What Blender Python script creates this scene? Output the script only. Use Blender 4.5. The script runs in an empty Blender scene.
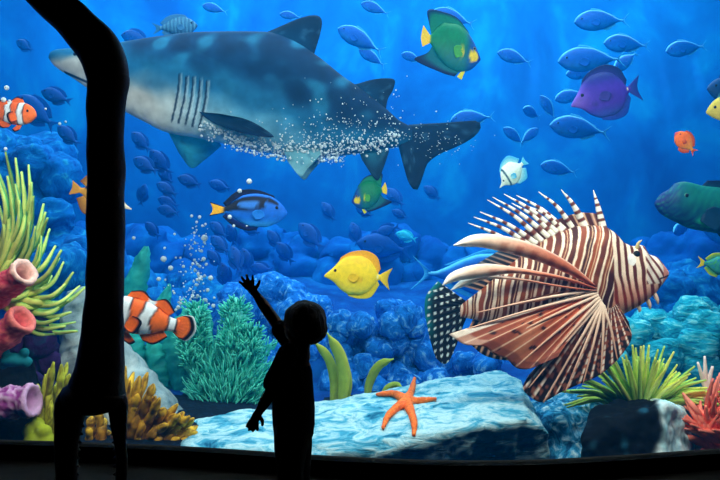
import bpy, bmesh, math, random
from mathutils import Vector, Matrix, noise

S = bpy.context.scene
COL = S.collection
F, CZ, CY = 700.0, 1.13, -3.5          # focal length in pixels, eye height, camera y
K = 1.35                               # metres of tank depth per unit of D
PI = math.pi
rnd = random.Random(7)

def W(px, py, D):
    """a point in the tank: D * K metres in front of the lens, where the photo shows (px, py)"""
    return W0(px, py, D * K)

def W0(px, py, D):
    return Vector(((px - 360) / F * D, D + CY, CZ - (py - 240) / F * D))

def lin(c):
    def f(v):
        v = max(0.0, v) / 255.0
        return v / 12.92 if v <= 0.04045 else ((v + 0.055) / 1.055) ** 2.4
    return (f(c[0]), f(c[1]), f(c[2]), 1.0)

def mix(a, b, t):
    t = min(1.0, max(0.0, t))
    return tuple(a[i] + (b[i] - a[i]) * t for i in range(3))

def sstep(a, b, x):
    t = min(1.0, max(0.0, (x - a) / (b - a)))
    return t * t * (3 - 2 * t)

# ------------------------------------------------------------------ materials
def new_mat(name):
    m = bpy.data.materials.new(name); m.use_nodes = True
    nt = m.node_tree
    return m, nt, nt.nodes['Principled BSDF']

def skin_mat(name, rough=0.5, var=0.12, scale=20.0, bump=0.0, spec=0.35, sheen=0.0):
    """takes the pattern colour stored on the mesh, breaks it up with noise"""
    m, nt, b = new_mat(name)
    at = nt.nodes.new('ShaderNodeAttribute'); at.attribute_name = 'Col'
    tc = nt.nodes.new('ShaderNodeTexCoord')
    no = nt.nodes.new('ShaderNodeTexNoise'); no.inputs['Scale'].default_value = scale
    no.inputs['Detail'].default_value = 4
    nt.links.new(tc.outputs['Object'], no.inputs['Vector'])
    mr = nt.nodes.new('ShaderNodeMapRange')
    mr.inputs['From Min'].default_value = .3; mr.inputs['From Max'].default_value = .7
    mr.inputs['To Min'].default_value = 1 - var; mr.inputs['To Max'].default_value = 1 + var
    nt.links.new(no.outputs['Fac'], mr.inputs['Value'])
    mx = nt.nodes.new('ShaderNodeMix'); mx.data_type = 'RGBA'; mx.blend_type = 'MULTIPLY'
    mx.inputs[0].default_value = 1.0
    nt.links.new(at.outputs['Color'], mx.inputs[6]); nt.links.new(mr.outputs['Result'], mx.inputs[7])
    nt.links.new(mx.outputs[2], b.inputs['Base Color'])
    b.inputs['Roughness'].default_value = rough
    b.inputs['Specular IOR Level'].default_value = spec
    if bump:
        bp = nt.nodes.new('ShaderNodeBump'); bp.inputs['Strength'].default_value = bump
        bp.inputs['Distance'].default_value = .01
        nt.links.new(no.outputs['Fac'], bp.inputs['Height']); nt.links.new(bp.outputs['Normal'], b.inputs['Normal'])
    return m

def rock_mat(name, cols, scale=6.0, rough=0.85, bump=0.5, pos=None, detail=8, stretch=(1, 1, 1), dist=0.6):
    m, nt, b = new_mat(name)
    tc = nt.nodes.new('ShaderNodeTexCoord')
    mp = nt.nodes.new('ShaderNodeMapping'); mp.inputs['Scale'].default_value = stretch
    no = nt.nodes.new('ShaderNodeTexNoise'); no.inputs['Scale'].default_value = scale
    no.inputs['Detail'].default_value = detail; no.inputs['Roughness'].default_value = .65
    no.inputs['Distortion'].default_value = dist
    nt.links.new(tc.outputs['Object'], mp.inputs['Vector']); nt.links.new(mp.outputs['Vector'], no.inputs['Vector'])
    cr = nt.nodes.new('ShaderNodeValToRGB')
    n = len(cols)
    pos = pos or [.3 + .4 * i / (n - 1) for i in range(n)]
    while len(cr.color_ramp.elements) < n: cr.color_ramp.elements.new(.5)
    for e, p, c in zip(cr.color_ramp.elements, pos, cols):
        e.position = p; e.color = lin(c)
    nt.links.new(no.outputs['Fac'], cr.inputs['Fac']); nt.links.new(cr.outputs['Color'], b.inputs['Base Color'])
    b.inputs['Roughness'].default_value = rough; b.inputs['Specular IOR Level'].default_value = .15
    bp = nt.nodes.new('ShaderNodeBump'); bp.inputs['Strength'].default_value = bump; bp.inputs['Distance'].default_value = .03
    nt.links.new(no.outputs['Fac'], bp.inputs['Height']); nt.links.new(bp.outputs['Normal'], b.inputs['Normal'])
    return m

def plain_mat(name, c, rough=.6, spec=.3, var=.15, scale=15):
    return rock_mat(name, [mix(c, (0, 0, 0), var), c, mix(c, (255, 255, 255), var * .3)], scale, rough, .1)

SKIN = skin_mat('fish_skin', .55, .12, 14, 0, .2)
FINM = skin_mat('fish_fin', .6, .10, 30, 0, .15)
SHARK = skin_mat('shark_skin', .75, .25, 7, .15, .12)
CORAL = skin_mat('coral_skin', .7, .22, 26, .35, .2)
SOFT = skin_mat('soft_coral', .6, .15, 12, .1, .2)

# ------------------------------------------------------------------ meshes
class MB:
    def __init__(s): s.v, s.f, s.c = [], [], []
    def grid(s, rows, cols, closed=True, strip=False):
        """rows: list of rings of points, cols: same shape colours"""
        b = len(s.v); n = len(rows[0])
        for r, cc in zip(rows, cols):
            s.v += r; s.c += cc
        for i in range(len(rows) - 1):
            for j in range(n if closed else n - 1):
                k = (j + 1) % n
                s.f.append((b + i * n + j, b + i * n + k, b + (i + 1) * n + k, b + (i + 1) * n + j))
        if strip:
            h = n // 2
            for e in (b, b + (len(rows) - 1) * n):
                for j in range(h - 1): s.f.append((e + j, e + j + 1, e + n - 2 - j, e + n - 1 - j))
        elif closed:
            s.f.append(tuple(b + j for j in range(n))[::-1])
            e = b + (len(rows) - 1) * n
            s.f.append(tuple(e + j for j in range(n)))
    def build(s, name, mat, parent=None, loc=None, flat=False):
        me = bpy.data.meshes.new(name)
        me.from_pydata([tuple(p) for p in s.v], [], s.f)
        if s.c and len(s.c) == len(s.v):
            a = me.color_attributes.new('Col', 'FLOAT_COLOR', 'POINT')
            buf = []
            for c in s.c: buf += lin(c)
            a.data.foreach_set('color', buf)
        return link(name, me, mat, parent, loc, flat)

def link(name, me, mat, parent=None, loc=None, flat=False):
    bm = bmesh.new(); bm.from_mesh(me); bmesh.ops.recalc_face_normals(bm, faces=bm.faces); bm.to_mesh(me); bm.free()
    me.materials.clear(); me.materials.append(mat)
    me.polygons.foreach_set('use_smooth', [not flat] * len(me.polygons))
    me.update()
    o = bpy.data.objects.new(name, me); COL.objects.link(o)
    if parent is not None: o.parent = parent
    if loc is not None: o.location = loc
    return o

def tag(o, label, cat, group=None, kind=None):
    o['label'] = label; o['category'] = cat
    if group: o['group'] = group
    if kind: o['kind'] = kind
    return o

def struct(o):
    o['kind'] = 'structure'; return o

def thing(name, label, cat, loc=(0, 0, 0), group=None):
    o = bpy.data.objects.new(name, None); COL.objects.link(o)
    o.location = loc; o.empty_display_size = .05
    return tag(o, label, cat, group)

def dup(root, label, cat=None, group=None):
    r = root.copy(); COL.objects.link(r)
    if label: r['label'] = label
    if cat: r['category'] = cat
    if group: r['group'] = group
    elif 'group' in r: del r['group']
    for ch in list(root.children):
        c = ch.copy(); COL.objects.link(c); c.parent = r
        for g in ch.children:
            d = g.copy(); COL.objects.link(d); d.parent = c
    return r

def interp(pts, x):
    """smooth curve through (x, v) points, no overshoot"""
    n = len(pts)
    if x <= pts[0][0]: return pts[0][1]
    if x >= pts[-1][0]: return pts[-1][1]
    for i in range(n - 1):
        if pts[i][0] <= x <= pts[i + 1][0]: break
    def sl(k): return (pts[k + 1][1] - pts[k][1]) / max(1e-6, pts[k + 1][0] - pts[k][0])
    def tg(k):
        if k == 0: return sl(0)
        if k == n - 1: return sl(n - 2)
        a, b = sl(k - 1), sl(k)
        return 0.0 if a * b <= 0 else 2 * a * b / (a + b)
    h = pts[i + 1][0] - pts[i][0]
    if h < 1e-6: return pts[i + 1][1]
    t = (x - pts[i][0]) / h
    a, b, m0, m1 = pts[i][1], pts[i + 1][1], tg(i) * h, tg(i + 1) * h
    return (2*t**3 - 3*t**2 + 1) * a + (t**3 - 2*t**2 + t) * m0 + (-2*t**3 + 3*t**2) * b + (t**3 - t**2) * m1

def resample(pts, n):
    """n points along a smooth curve (Catmull-Rom) through pts, even in arc length"""
    pts = [Vector(p) for p in pts]
    if len(pts) == 2:
        return [pts[0].lerp(pts[1], i / (n - 1)) for i in range(n)]
    P = [pts[0] * 2 - pts[1]] + pts + [pts[-1] * 2 - pts[-2]]
    fine = []
    for i in range(1, len(P) - 2):
        for k in range(12):
            t = k / 12
            fine.append(.5 * ((2*P[i]) + (-P[i-1] + P[i+1]) * t + (2*P[i-1] - 5*P[i] + 4*P[i+1] - P[i+2]) * t*t + (-P[i-1] + 3*P[i] - 3*P[i+1] + P[i+2]) * t**3))
    fine.append(pts[-1])
    L = [0]
    for a, b in zip(fine, fine[1:]): L.append(L[-1] + (b - a).length)
    out = []; j = 0
    for i in range(n):
        d = L[-1] * i / (n - 1)
        while j < len(L) - 2 and L[j + 1] < d: j += 1
        t = (d - L[j]) / max(1e-9, L[j + 1] - L[j])
        out.append(fine[j].lerp(fine[j + 1], min(1, t)))
    return out

def loft(mb, m, top, bot, thick, col, n=60, k=32, p=.85, taper=.8):
    x0, x1 = top[0][0], top[-1][0]
    hm = max(abs(interp(top, x0 + (x1 - x0) * i / 50) - interp(bot, x0 + (x1 - x0) * i / 50)) / 2 for i in range(51))
    def sec(x):
        a, b = interp(top, x), interp(bot, x)
        h = abs(a - b) / 2
        return (a + b) / 2, (a - b) / 2, thick * hm * (h / hm) ** taper
    rows, cols = [], []
    for i in range(n + 1):
        x = x0 + (x1 - x0) * (1 - math.cos(PI * i / n)) / 2
        c, h, w = sec(x)
        r, cc = [], []
        for j in range(k):
            a = 2 * PI * j / k
            ca = math.cos(a)
            y = -w * math.copysign(abs(ca) ** p, ca)
            v = c + h * math.sin(a)
            r.append(m(x, v, y))
            dx = (x1 - x0) / n * .4; dv = abs(h) * 2 * PI / k * .25 * max(.3, abs(ca))
            q = [col(min(x1, max(x0, x + ex)), v + ev, y) for ex, ev in ((-dx, -dv * .4), (-dx * .4, dv), (dx * .4, -dv), (dx, dv * .4))]
            cc.append(tuple(sum(z[g] for z in q) / 4 for g in range(3)))
        rows.append(r); cols.append(cc)
    mb.grid(rows, cols)
    def surf(x, v):
        c, h, w = sec(x)
        q = max(0.0, 1 - ((v - c) / h) ** 2) if abs(h) > 1e-6 else 0
        return w * q ** (p / 2)
    return surf

def fin(mb, m, base, edge, col, t=1.0, n=28, rows=8, yb=0.0, ye=0.0, rays=9, ripple=.35, wave=0.0):
    """a fin: base curve to outer edge, thinning outwards, with rays; yb/ye push it sideways"""
    B = resample([(a, b, 0) for a, b in base], n); E = resample([(a, b, 0) for a, b in edge], n)
    sheets = []
    for side in (-1, 1):
        sh = []
        for i in range(rows + 1):
            v = i / rows; row = []
            for j in range(n):
                u = j / (n - 1)
                q = B[j].lerp(E[j], v)
                th = t * (1 - .82 * v) * (1 + ripple * math.sin(u * rays * 2 * PI)) * min(1, .35 + 4 * min(u, 1 - u))
                yy = yb + (ye - yb) * v + wave * math.sin(u * 7 + v * 3) * v
                du = .3 / n
                cs = [col(min(1, max(0, u + e)), v, q.x, q.y) for e in (-du, 0, du)]
                row.append((m(q.x, q.y, yy + side * th / 2), tuple(sum(z[g] for z in cs) / 3 for g in range(3))))
            sh.append(row)
        sheets.append(sh)
    rws, cls = [], []
    for i in range(rows + 1):
        ring = sheets[0][i] + sheets[1][i][::-1]
        rws.append([a for a, _ in ring]); cls.append([c for _, c in ring])
    mb.grid(rws, cls, strip=True)

def tube(mb, pts, radii, col, seg=8, n=None, flat=1.0):
    """a round tapering tube along pts (world or local vectors); col(t, angle)"""
    n = n or max(6, 4 * len(pts))
    P = resample(pts, n)
    rr = [(i / (len(radii) - 1), r) for i, r in enumerate(radii)]
    if len(radii) == len(pts):
        acc = [0.0]
        for a, b in zip(pts, pts[1:]): acc.append(acc[-1] + (Vector(b) - Vector(a)).length)
        rr = [(a / acc[-1], r) for a, r in zip(acc, radii)]
    up = None; rows, cols = [], []
    for i, q in enumerate(P):
        d = (P[min(i + 1, n - 1)] - P[max(i - 1, 0)]).normalized()
        if up is None:
            up = Vector((0, -1, 0)) if abs(d.y) < .9 else Vector((0, 0, 1))
        up = (up - d * up.dot(d)).normalized()
        sd = d.cross(up)
        t = i / (n - 1); r = interp(rr, t)
        rows.append([q + (up * math.cos(2*PI*j/seg) * flat + sd * math.sin(2*PI*j/seg)) * r for j in range(seg)])
        cols.append([col(t, 2 * PI * j / seg) for j in range(seg)])
    mb.grid(rows, cols)

def ball(mb, c, r, col, seg=14, sc=(1, 1, 1)):
    rows, cols = [], []
    for i in range(seg + 1):
        a = PI * i / seg; rw, cl = [], []
        if i == 0: a = .02
        if i == seg: a = PI - .02
        for j in range(seg * 2):
            b = PI * j / seg
            d = Vector((math.sin(a) * math.cos(b), math.sin(a) * math.sin(b), math.cos(a)))
            rw.append(Vector(c) + Vector((d.x * sc[0], d.y * sc[1], d.z * sc[2])) * r); cl.append(col(d))
        rows.append(rw); cols.append(cl)
    mb.grid(rows, cols)

def eye(m, x, v, y, r, parent, iris=(235, 225, 190), pupil=(8, 8, 12), s=1.0):
    for sg in (-1, 1):
        mb = MB()
        c = m(x, v, sg * y)
        ball(mb, c, r * s, lambda d: pupil if d.y * sg > .55 else iris, 12, (1, .55, 1))
        mb.build('eye', SKIN, parent)

def blob(name, mat, balls=(), hulls=(), voxel=.02, disp=((3, .03),), parent=None, loc=None, smooth=2, ridged=0.0, col=None, off=Vector((0, 0, 0))):
    """one closed organic surface fused from balls (px, py, D, radius in px[, squash]) and hulls of points"""
    bm = bmesh.new()
    for bl in balls:
        c = W(*bl[:3]); r = bl[3] * bl[2] * K / F
        sc = bl[4] if len(bl) > 4 else (1, 1, 1)
        mt = Matrix.Translation(c) @ Matrix.Diagonal((r * sc[0], r * sc[1], r * sc[2], 1))
        bmesh.ops.create_icosphere(bm, subdivisions=3, radius=1, matrix=mt)
    for h in hulls:
        vs = [bm.verts.new(p) for p in h]
        res = bmesh.ops.convex_hull(bm, input=vs)
        junk = list({g for g in res['geom_interior'] + res['geom_unused'] if isinstance(g, bmesh.types.BMVert)})
        if junk: bmesh.ops.delete(bm, geom=junk, context='VERTS')
    bmesh.ops.recalc_face_normals(bm, faces=bm.faces)
    return remesh(name, bm, mat, voxel, disp, parent, loc, smooth, ridged, col, off)

def remesh(name, bm, mat, voxel, disp=(), parent=None, loc=None, smooth=2, ridged=0.0, col=None, off=Vector((0, 0, 0))):
    me = bpy.data.meshes.new(name); bm.to_mesh(me); bm.free()
    tmp = bpy.data.objects.new('tmp', me); COL.objects.link(tmp)
    md = tmp.modifiers.new('r', 'REMESH'); md.mode = 'VOXEL'; md.voxel_size = voxel; md.use_smooth_shade = True
    if smooth:
        sm = tmp.modifiers.new('s', 'SMOOTH'); sm.iterations = smooth; sm.factor = .5
    dg = bpy.context.evaluated_depsgraph_get(); dg.update()
    out = bpy.data.meshes.new_from_object(tmp.evaluated_get(dg))
    bpy.data.objects.remove(tmp); bpy.data.meshes.remove(me)
    out.name = name
    L = Vector(loc) if loc is not None else Vector((0, 0, 0))
    L = L + off
    cs = []
    newco = []
    for v in out.vertices:
        p = v.co.copy(); q = p
        for sc, am in disp:
            nv = noise.noise(q * sc + Vector((3.1, 1.7, sc)))
            if ridged: nv = nv * (1 - ridged) + ridged * (1 - 2 * abs(noise.noise(q * sc * .8)))
            p = p + v.normal * nv * am
        newco.append(p)
        if col: cs.append(col(p, v.normal))
    for v, p in zip(out.vertices, newco): v.co = p - L
    if col:
        a = out.color_attributes.new('Col', 'FLOAT_COLOR', 'POINT')
        buf = []
        for c in cs: buf += lin(c)
        a.data.foreach_set('color', buf)
    return link(name, out, mat, parent, loc)
WATER_AB, WATER_SC = .06, .022
BACKC = [(0, 55, 134), (0, 84, 163), (4, 122, 182)]
LAMPS = [  # unseen lamps added inside the tank top to light fish and back wall
    ('added_tank_lamp', (-1.7, .22, 2.8), (-1.5, 2.2, .6), 3.0, .3, 110, (1, .95, .86)),
    ('added_tank_lamp', (1.7, .22, 2.8), (1.5, 2.2, .6), 3.0, .3, 110, (1, .95, .86)),
    ('added_tank_lamp', (0, 3.0, 6.0), (0, 3.2, 0), 9.0, 1.5, 520, (.75, .92, 1)),
    ('added_tank_lamp', (0, 6.6, 6.2), (0, 8.6, 2), 12.0, 1.2, 900, (.7, .95, 1)),
]
SPOTS = [('added_streak_spot', (x, 8.2, 6.1), (x + dx, 8.66, 3.4), a, p, (.6, .95, 1), .9, .02) for x, dx, a, p in (  # added spots raking the back wall, streaks standing in for light shafts
    (3.3, -.35, 7, 420), (3.9, .0, 5, 360), (4.3, .3, 6, 460), (4.8, .55, 5, 380), (5.2, .8, 6, 420), (2.7, -.7, 6, 300), (5.8, 1.0, 5, 300))]
# ------------------------------------------------------------------ camera
cam = bpy.data.cameras.new('camera'); cam.lens = 35.0; cam.sensor_width = 36.0; cam.clip_start = .05
camo = bpy.data.objects.new('camera', cam); COL.objects.link(camo)
camo.location = (0, CY, CZ); camo.rotation_euler = (PI / 2, 0, 0)
S.camera = camo
S.view_settings.view_transform = 'Standard'; S.view_settings.look = 'None'
S.view_settings.gamma = 1; S.view_settings.use_curve_mapping = False
S.view_settings.exposure = 0.0
S.cycles.use_denoising = True
S.cycles.caustics_reflective = False; S.cycles.caustics_refractive = False
S.cycles.sample_clamp_indirect = 4
S.cycles.max_bounces = 10; S.cycles.volume_bounces = 1
w = bpy.data.worlds.new('World'); S.world = w; w.use_nodes = True
w.node_tree.nodes['Background'].inputs['Color'].default_value = (0, 0, 0, 1)
w.node_tree.nodes['Background'].inputs['Strength'].default_value = 0

# ------------------------------------------------------------------ room and tank shell
KERB_H = .08
curve_px = [(0, 441), (100, 444), (200, 448.5), (310, 456), (400, 460.5), (470, 462), (540, 461), (600, 458), (660, 454), (720, 450)]
gl = []
for px, py in curve_px:
    D = (CZ - KERB_H) * F / (py - 240)
    gl.append(((px - 360) / F * D, D + CY))
gl = [(-3.4, .34), (-2.7, .235)] + gl + [(2.5, .12), (3.4, .27)]
glass_line = [Vector((p.x, p.y, 0)) for p in resample([(a, b, 0) for a, b in gl], 70)]

def offset(line, d):
    out = []
    for i, p in enumerate(line):
        t = (line[min(i + 1, len(line) - 1)] - line[max(i - 1, 0)]).normalized()
        out.append(p + Vector((-t.y, t.x, 0)) * d)
    return out

def wallstrip(a, b, z0, z1):
    """closed solid between two plan lines a and b, from z0 up to z1"""
    mb = MB(); n = len(a)
    rows = []
    for p, q in zip(a, b):
        rows.append([Vector((p.x, p.y, z0)), Vector((q.x, q.y, z0)), Vector((q.x, q.y, z1)), Vector((p.x, p.y, z1))])
    mb.grid(rows, [[(0, 0, 0)] * 4] * n); mb.c = []
    return mb

BLACK = plain_mat('black_paint', (5, 5, 5), .95, .0)
FLOORM = rock_mat('dark_floor', [(18, 13, 9), (27, 20, 14), (36, 27, 19)], 5, .75, .1)
struct(wallstrip(offset(glass_line, -.055), offset(glass_line, .03), -.85, KERB_H).build('baseboard_tank', BLACK, flat=True))
struct(wallstrip(offset(glass_line, -.055), offset(glass_line, .03), 2.6, 6.4).build('wall_front', BLACK, flat=True))
GLASS, nt, b = new_mat('tank_glass')
b.inputs['Base Color'].default_value = (1, 1, 1, 1); b.inputs['Roughness'].default_value = 0
b.inputs['IOR'].default_value = 1.33; b.inputs['Transmission Weight'].default_value = 1
pane = struct(wallstrip(offset(glass_line, -.009), offset(glass_line, .009), KERB_H - .01, 2.61).build('window_1', GLASS))
pane.data.set_sharp_from_angle(angle=.5)

def box(name, lo, hi, mat):
    bm = bmesh.new(); bmesh.ops.create_cube(bm, size=1)
    for v in bm.verts: v.co = Vector([lo[i] + (v.co[i] + .5) * (hi[i] - lo[i]) for i in range(3)])
    me = bpy.data.meshes.new(name); bm.to_mesh(me); bm.free()
    return link(name, me, mat, flat=True)

fl = offset(glass_line, -.054); fl = [Vector((-7.4, fl[0].y, 0))] + fl + [Vector((7.4, fl[-1].y, 0))]
struct(wallstrip([Vector((p.x, -7, 0)) for p in fl], fl, -.1, 0).build('floor', FLOORM, flat=True))
YB, ZB = 8.6, -.85
BACKM = rock_mat('painted_back_wall', BACKC, .8, .9, .15, [.3, .52, .72], 5, (1, 1, .8), .4)
SIDEM = rock_mat('painted_side_wall', [(0, 50, 136), (0, 72, 164), (4, 100, 184)], 1.5, .9, .15)
struct(box('wall_back', (-7.4, YB, ZB), (7.4, YB + .1, 6.4), BACKM))
struct(box('wall_left', (-7.4, .36, ZB), (-7.2, YB, 6.4), SIDEM))
struct(box('wall_right', (7.2, .36, ZB), (7.4, YB, 6.4), SIDEM))
struct(box('ceiling', (-7.4, .1, 6.4), (7.4, YB + .1, 6.5), BLACK))
# tank bed, rising and rolling towards the back
rows = []
inner = [(p.x, p.y) for p in offset(glass_line, .03)]
def bed_z(x, y):
    yf = interp(inner, max(-3.4, min(3.4, x)))
    v = (y - yf) / (YB - yf)
    return -.36 - .2 * sstep(-.9, 0, x) * sstep(.35, .2, v) + 1.22 * sstep(.16, 1, v) ** 1.3 + .2 * noise.noise(Vector((x * .6, y * .7, 2))) * sstep(.1, .4, v)
for i in range(70):
    v = i / 69; row = []
    for j in range(110):
        x = -7.2 + 14.4 * j / 109
        yf = interp(inner, max(-3.4, min(3.4, x)))
        y = yf + (YB - yf) * v
        row.append(Vector((x, y, bed_z(x, y))))
    rows.append(row)
mb = MB(); mb.grid(rows, [[(0, 0, 0)] * 110] * 70, closed=False); mb.c = []
GRAVEL = rock_mat('dark_gravel', [(1, 6, 14), (3, 16, 32), (8, 40, 64)], 16, .95, .8)
BED = struct(mb.build('ground', rock_mat('reef_bed', [(0, 44, 116), (2, 64, 144), (10, 96, 172)], 2.5, .95, .8)))
BED.data.materials.append(GRAVEL)
for pl in BED.data.polygons:
    if pl.center.y < 2.9 + .3 * noise.noise(pl.center): pl.material_index = 1
for nm, x0, x1 in (('trim_1', -7.4, -3.36), ('trim_2', 3.36, 7.4)):
    struct(box(nm, (x0, .1, ZB), (x1, .4, 6.4), BLACK))

# ------------------------------------------------------------------ the water
wm = bpy.data.materials.new('tank_water'); wm.use_nodes = True
nt = wm.node_tree; nt.nodes.clear()
out = nt.nodes.new('ShaderNodeOutputMaterial')
ab = nt.nodes.new('ShaderNodeVolumeAbsorption'); ab.inputs['Color'].default_value = (.25, .82, .97, 1); ab.inputs['Density'].default_value = WATER_AB
sc_ = nt.nodes.new('ShaderNodeVolumeScatter'); sc_.inputs['Color'].default_value = (.0, .38, 1, 1); sc_.inputs['Density'].default_value = WATER_SC
sc_.inputs['Anisotropy'].default_value = .2
ad = nt.nodes.new('ShaderNodeAddShader')
nt.links.new(ab.outputs[0], ad.inputs[0]); nt.links.new(sc_.outputs[0], ad.inputs[1]); nt.links.new(ad.outputs[0], out.inputs['Volume'])
fr = offset(glass_line, .015)
bkl = [Vector((p.x * 7.3 / 3.4, YB + .03, 0)) for p in glass_line]
struct(wallstrip(fr, bkl, ZB + .02, 6.3).build('water', wm, flat=True))

# ------------------------------------------------------------------ lamps added out of view over the tank
def area(name, loc, aim, sx, sy, power, col=(1, 1, 1), spread=PI):
    l = bpy.data.lights.new(name, 'AREA'); l.shape = 'RECTANGLE'; l.size = sx; l.size_y = sy
    l.energy = power; l.color = col; l.spread = spread
    o = bpy.data.objects.new(name, l); COL.objects.link(o); o.location = loc
    o.rotation_euler = (Vector(aim) - Vector(loc)).to_track_quat('-Z', 'Y').to_euler()
    return o
for args in LAMPS: area(*args)
def spot(name, loc, aim, deg, power, col=(1, 1, 1), blend=.5, size=.03):
    l = bpy.data.lights.new(name, 'SPOT'); l.spot_size = math.radians(deg); l.spot_blend = blend
    l.energy = power; l.color = col; l.shadow_soft_size = size
    o = bpy.data.objects.new(name, l); COL.objects.link(o); o.location = loc
    o.rotation_euler = (Vector(aim) - Vector(loc)).to_track_quat('-Z', 'Y').to_euler()
for args in SPOTS: spot(*args)
# ------------------------------------------------------------------ fish: drawn facing left, 100 long, z up, then placed
def cm(x, v, y): return Vector(((x - 50) / 100, y / 100, v / 100))

def make_fish(name, label, cat, top, bot, thick, col, fins, eyep, pect=None, n=56, k=28, iris=(235, 225, 190), group=None, fcol=None):
    root = thing(name, label, cat, group=group)
    mb = MB(); surf = loft(mb, cm, top, bot, thick, col, n, k)
    mb.build('body', SKIN, root)
    for f in fins:
        nm, base, edge, fc = f[:4]; kw = f[4] if len(f) > 4 else {}
        mb = MB(); fin(mb, cm, base, edge, fc, kw.pop('t', 1.6), **kw); mb.build(nm, FINM, root)
    if pect:
        base, edge, pc, out = pect
        (ax, av), (cx_, cv) = base
        edge = [(ax + 5, av + 3.5), (ax + 12, av + 2.5), (ax + 16, av - 2.5), (cx_ + 12, cv - 4.5), (cx_ + 5, cv - 3)]
        bx = sum(p[0] for p in base) / len(base); bv = sum(p[1] for p in base) / len(base)
        y0 = surf(bx, bv)
        for sg in (-1, 1):
            mb = MB(); fin(mb, cm, base, edge, pc, .9, 14, 6, sg * y0 * .95, sg * (y0 + out * .4), 6); mb.build('pectoral_fin', FINM, root)
    if eyep:
        x, v, r = eyep
        eye(cm, x, v, surf(x, v) * .97, r / 100, root, iris)
    return root

def place(o, head, tail, D, yaw=0.0, tilt=0.0):
    """put a fish with its snout and tail tip where the photo shows them"""
    H, T = W(head[0], head[1], D), W(tail[0], tail[1], D)
    d = H - T; L = d.length
    right = d.x > 0
    th = math.atan2(-d.z, d.x) if right else math.atan2(d.z, -d.x)
    R = Matrix.Rotation(th, 4, 'Y') @ Matrix.Rotation(math.radians(yaw) + (PI if right else 0), 4, 'Z') @ Matrix.Rotation(math.radians(tilt), 4, 'X')
    o.rotation_euler = R.to_euler()
    s = L / max(.35, math.cos(math.radians(yaw)))
    o.scale = (s, s, s); o.location = (H + T) / 2
    return o

def flat_col(c): return lambda *a: c

# --- tangs (one outline, several colourings)
TT = [(0, -4), (5, 1), (13, 9), (22, 20), (35, 27), (50, 29), (63, 25), (73, 15), (80, 4), (85, 2)]
TB = [(0, -7), (6, -9), (14, -13), (25, -23), (38, -29), (52, -29), (64, -25), (73, -16), (80, -6), (85, -3)]
def tang(name, label, col, dcol, acol, tcol, pcol, iris, group=None):
    return make_fish(name, label, 'fish', TT, TB, .36, col, [
        ('dorsal_fin', [(18, 14), (35, 26), (55, 28), (70, 17), (79, 4)], [(22, 24), (36, 33), (58, 37), (76, 29), (83, 12)], dcol, dict(rays=16)),
        ('anal_fin', [(34, -26), (50, -28), (66, -23), (79, -5)], [(38, -32), (54, -35), (72, -31), (83, -12)], acol, dict(rays=13)),
        ('tail_fin', [(82, 3), (82.5, 0), (82, -4)], [(101, 15), (95, -2), (99, -19)], tcol, dict(rays=8)),
    ], (15, 4, 2.3), ([(34, -1), (33, -6)], [(50, 3), (47, -8)], pcol, 5), iris=iris)

Y1, Y2, Y3 = (250, 214, 20), (238, 180, 12), (252, 236, 90)
def ycol(x, v, y):
    c = mix(Y1, Y2, sstep(10, 30, v)); c = mix(c, Y3, sstep(-2, -26, v) * .5)
    if abs(v + 4 + .01 * (x - 45) ** 2 * .35) < 1.6 and 33 < x < 56: c = mix(c, (214, 120, 10), .8)
    return mix(c, (250, 250, 235), .7) if 77 < x < 80 and abs(v) < 3 else c
place(tang('yellow_tang', 'bright yellow tang swimming above the blue coral mound, facing left', ycol,
     lambda u, v, x, z: mix(Y2, (225, 150, 10), v), lambda u, v, x, z: mix(Y1, (205, 190, 30), v),
     lambda u, v, x, z: mix(Y1, (200, 165, 20), v), flat_col((236, 190, 20)), (120, 60, 10)), (325, 272), (391.5, 278), 4.35, 8)

def pcol_(x, v, y):
    c = mix((74, 36, 170), (24, 22, 112), sstep(6, 26, v)); c = mix(c, (128, 92, 196), sstep(28, 6, x) * .8)
    c = mix(c, (60, 70, 170), sstep(-12, -27, v))
    if abs(v + 9 - .15 * (x - 38)) < 1.6 - abs(x - 38) * .1: c = (26, 20, 70)
    if 78 < x < 81 and abs(v) < 2: c = (240, 225, 190)
    return c
place(tang('purple_tang', 'violet tang with a dark back below the pale blue fish, facing left', pcol_,
     lambda u, v, x, z: mix((44, 36, 128), (16, 18, 84), v), lambda u, v, x, z: mix((52, 60, 160), (24, 60, 170), v),
     lambda u, v, x, z: mix((60, 60, 160), (30, 40, 140), v), flat_col((58, 44, 140)), (20, 14, 40)), (568.5, 103), (643, 85), 4.9, 10)

# --- palette blue tang
BT = [(0, 0), (4, 6), (12, 14), (25, 21), (42, 23), (58, 20), (72, 10), (82, 4), (86, 3)]
BB = [(0, -3), (5, -9), (15, -16), (30, -21), (46, -21), (60, -16), (73, -8), (82, -4), (86, -3)]
def bcol(x, v, y):
    blue, blk = (22, 104, 214), (6, 8, 22)
    c = mix(blue, (50, 150, 235), sstep(-8, -20, v))
    lo = interp([(12, 8), (22, 11), (30, 4), (36, 1), (60, 0), (86, -2.5)], x)
    if x > 12 and v > lo and v < interp([(12, 11), (25, 18.5), (42, 19.5), (60, 16), (86, 4)], x): c = blk
    if ((x - 50) / 15) ** 2 + ((v - 8 + (x - 50) * .06) / 4.2) ** 2 < 1: c = (50, 124, 220)
    if ((x - 27) / 3.4) ** 2 + ((v - 9) / 4.5) ** 2 < 1: c = (30, 110, 216)
    if x > 80: c = mix(c, (250, 180, 10), sstep(80, 85, x) * (abs(v) < 4))
    return c
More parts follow.
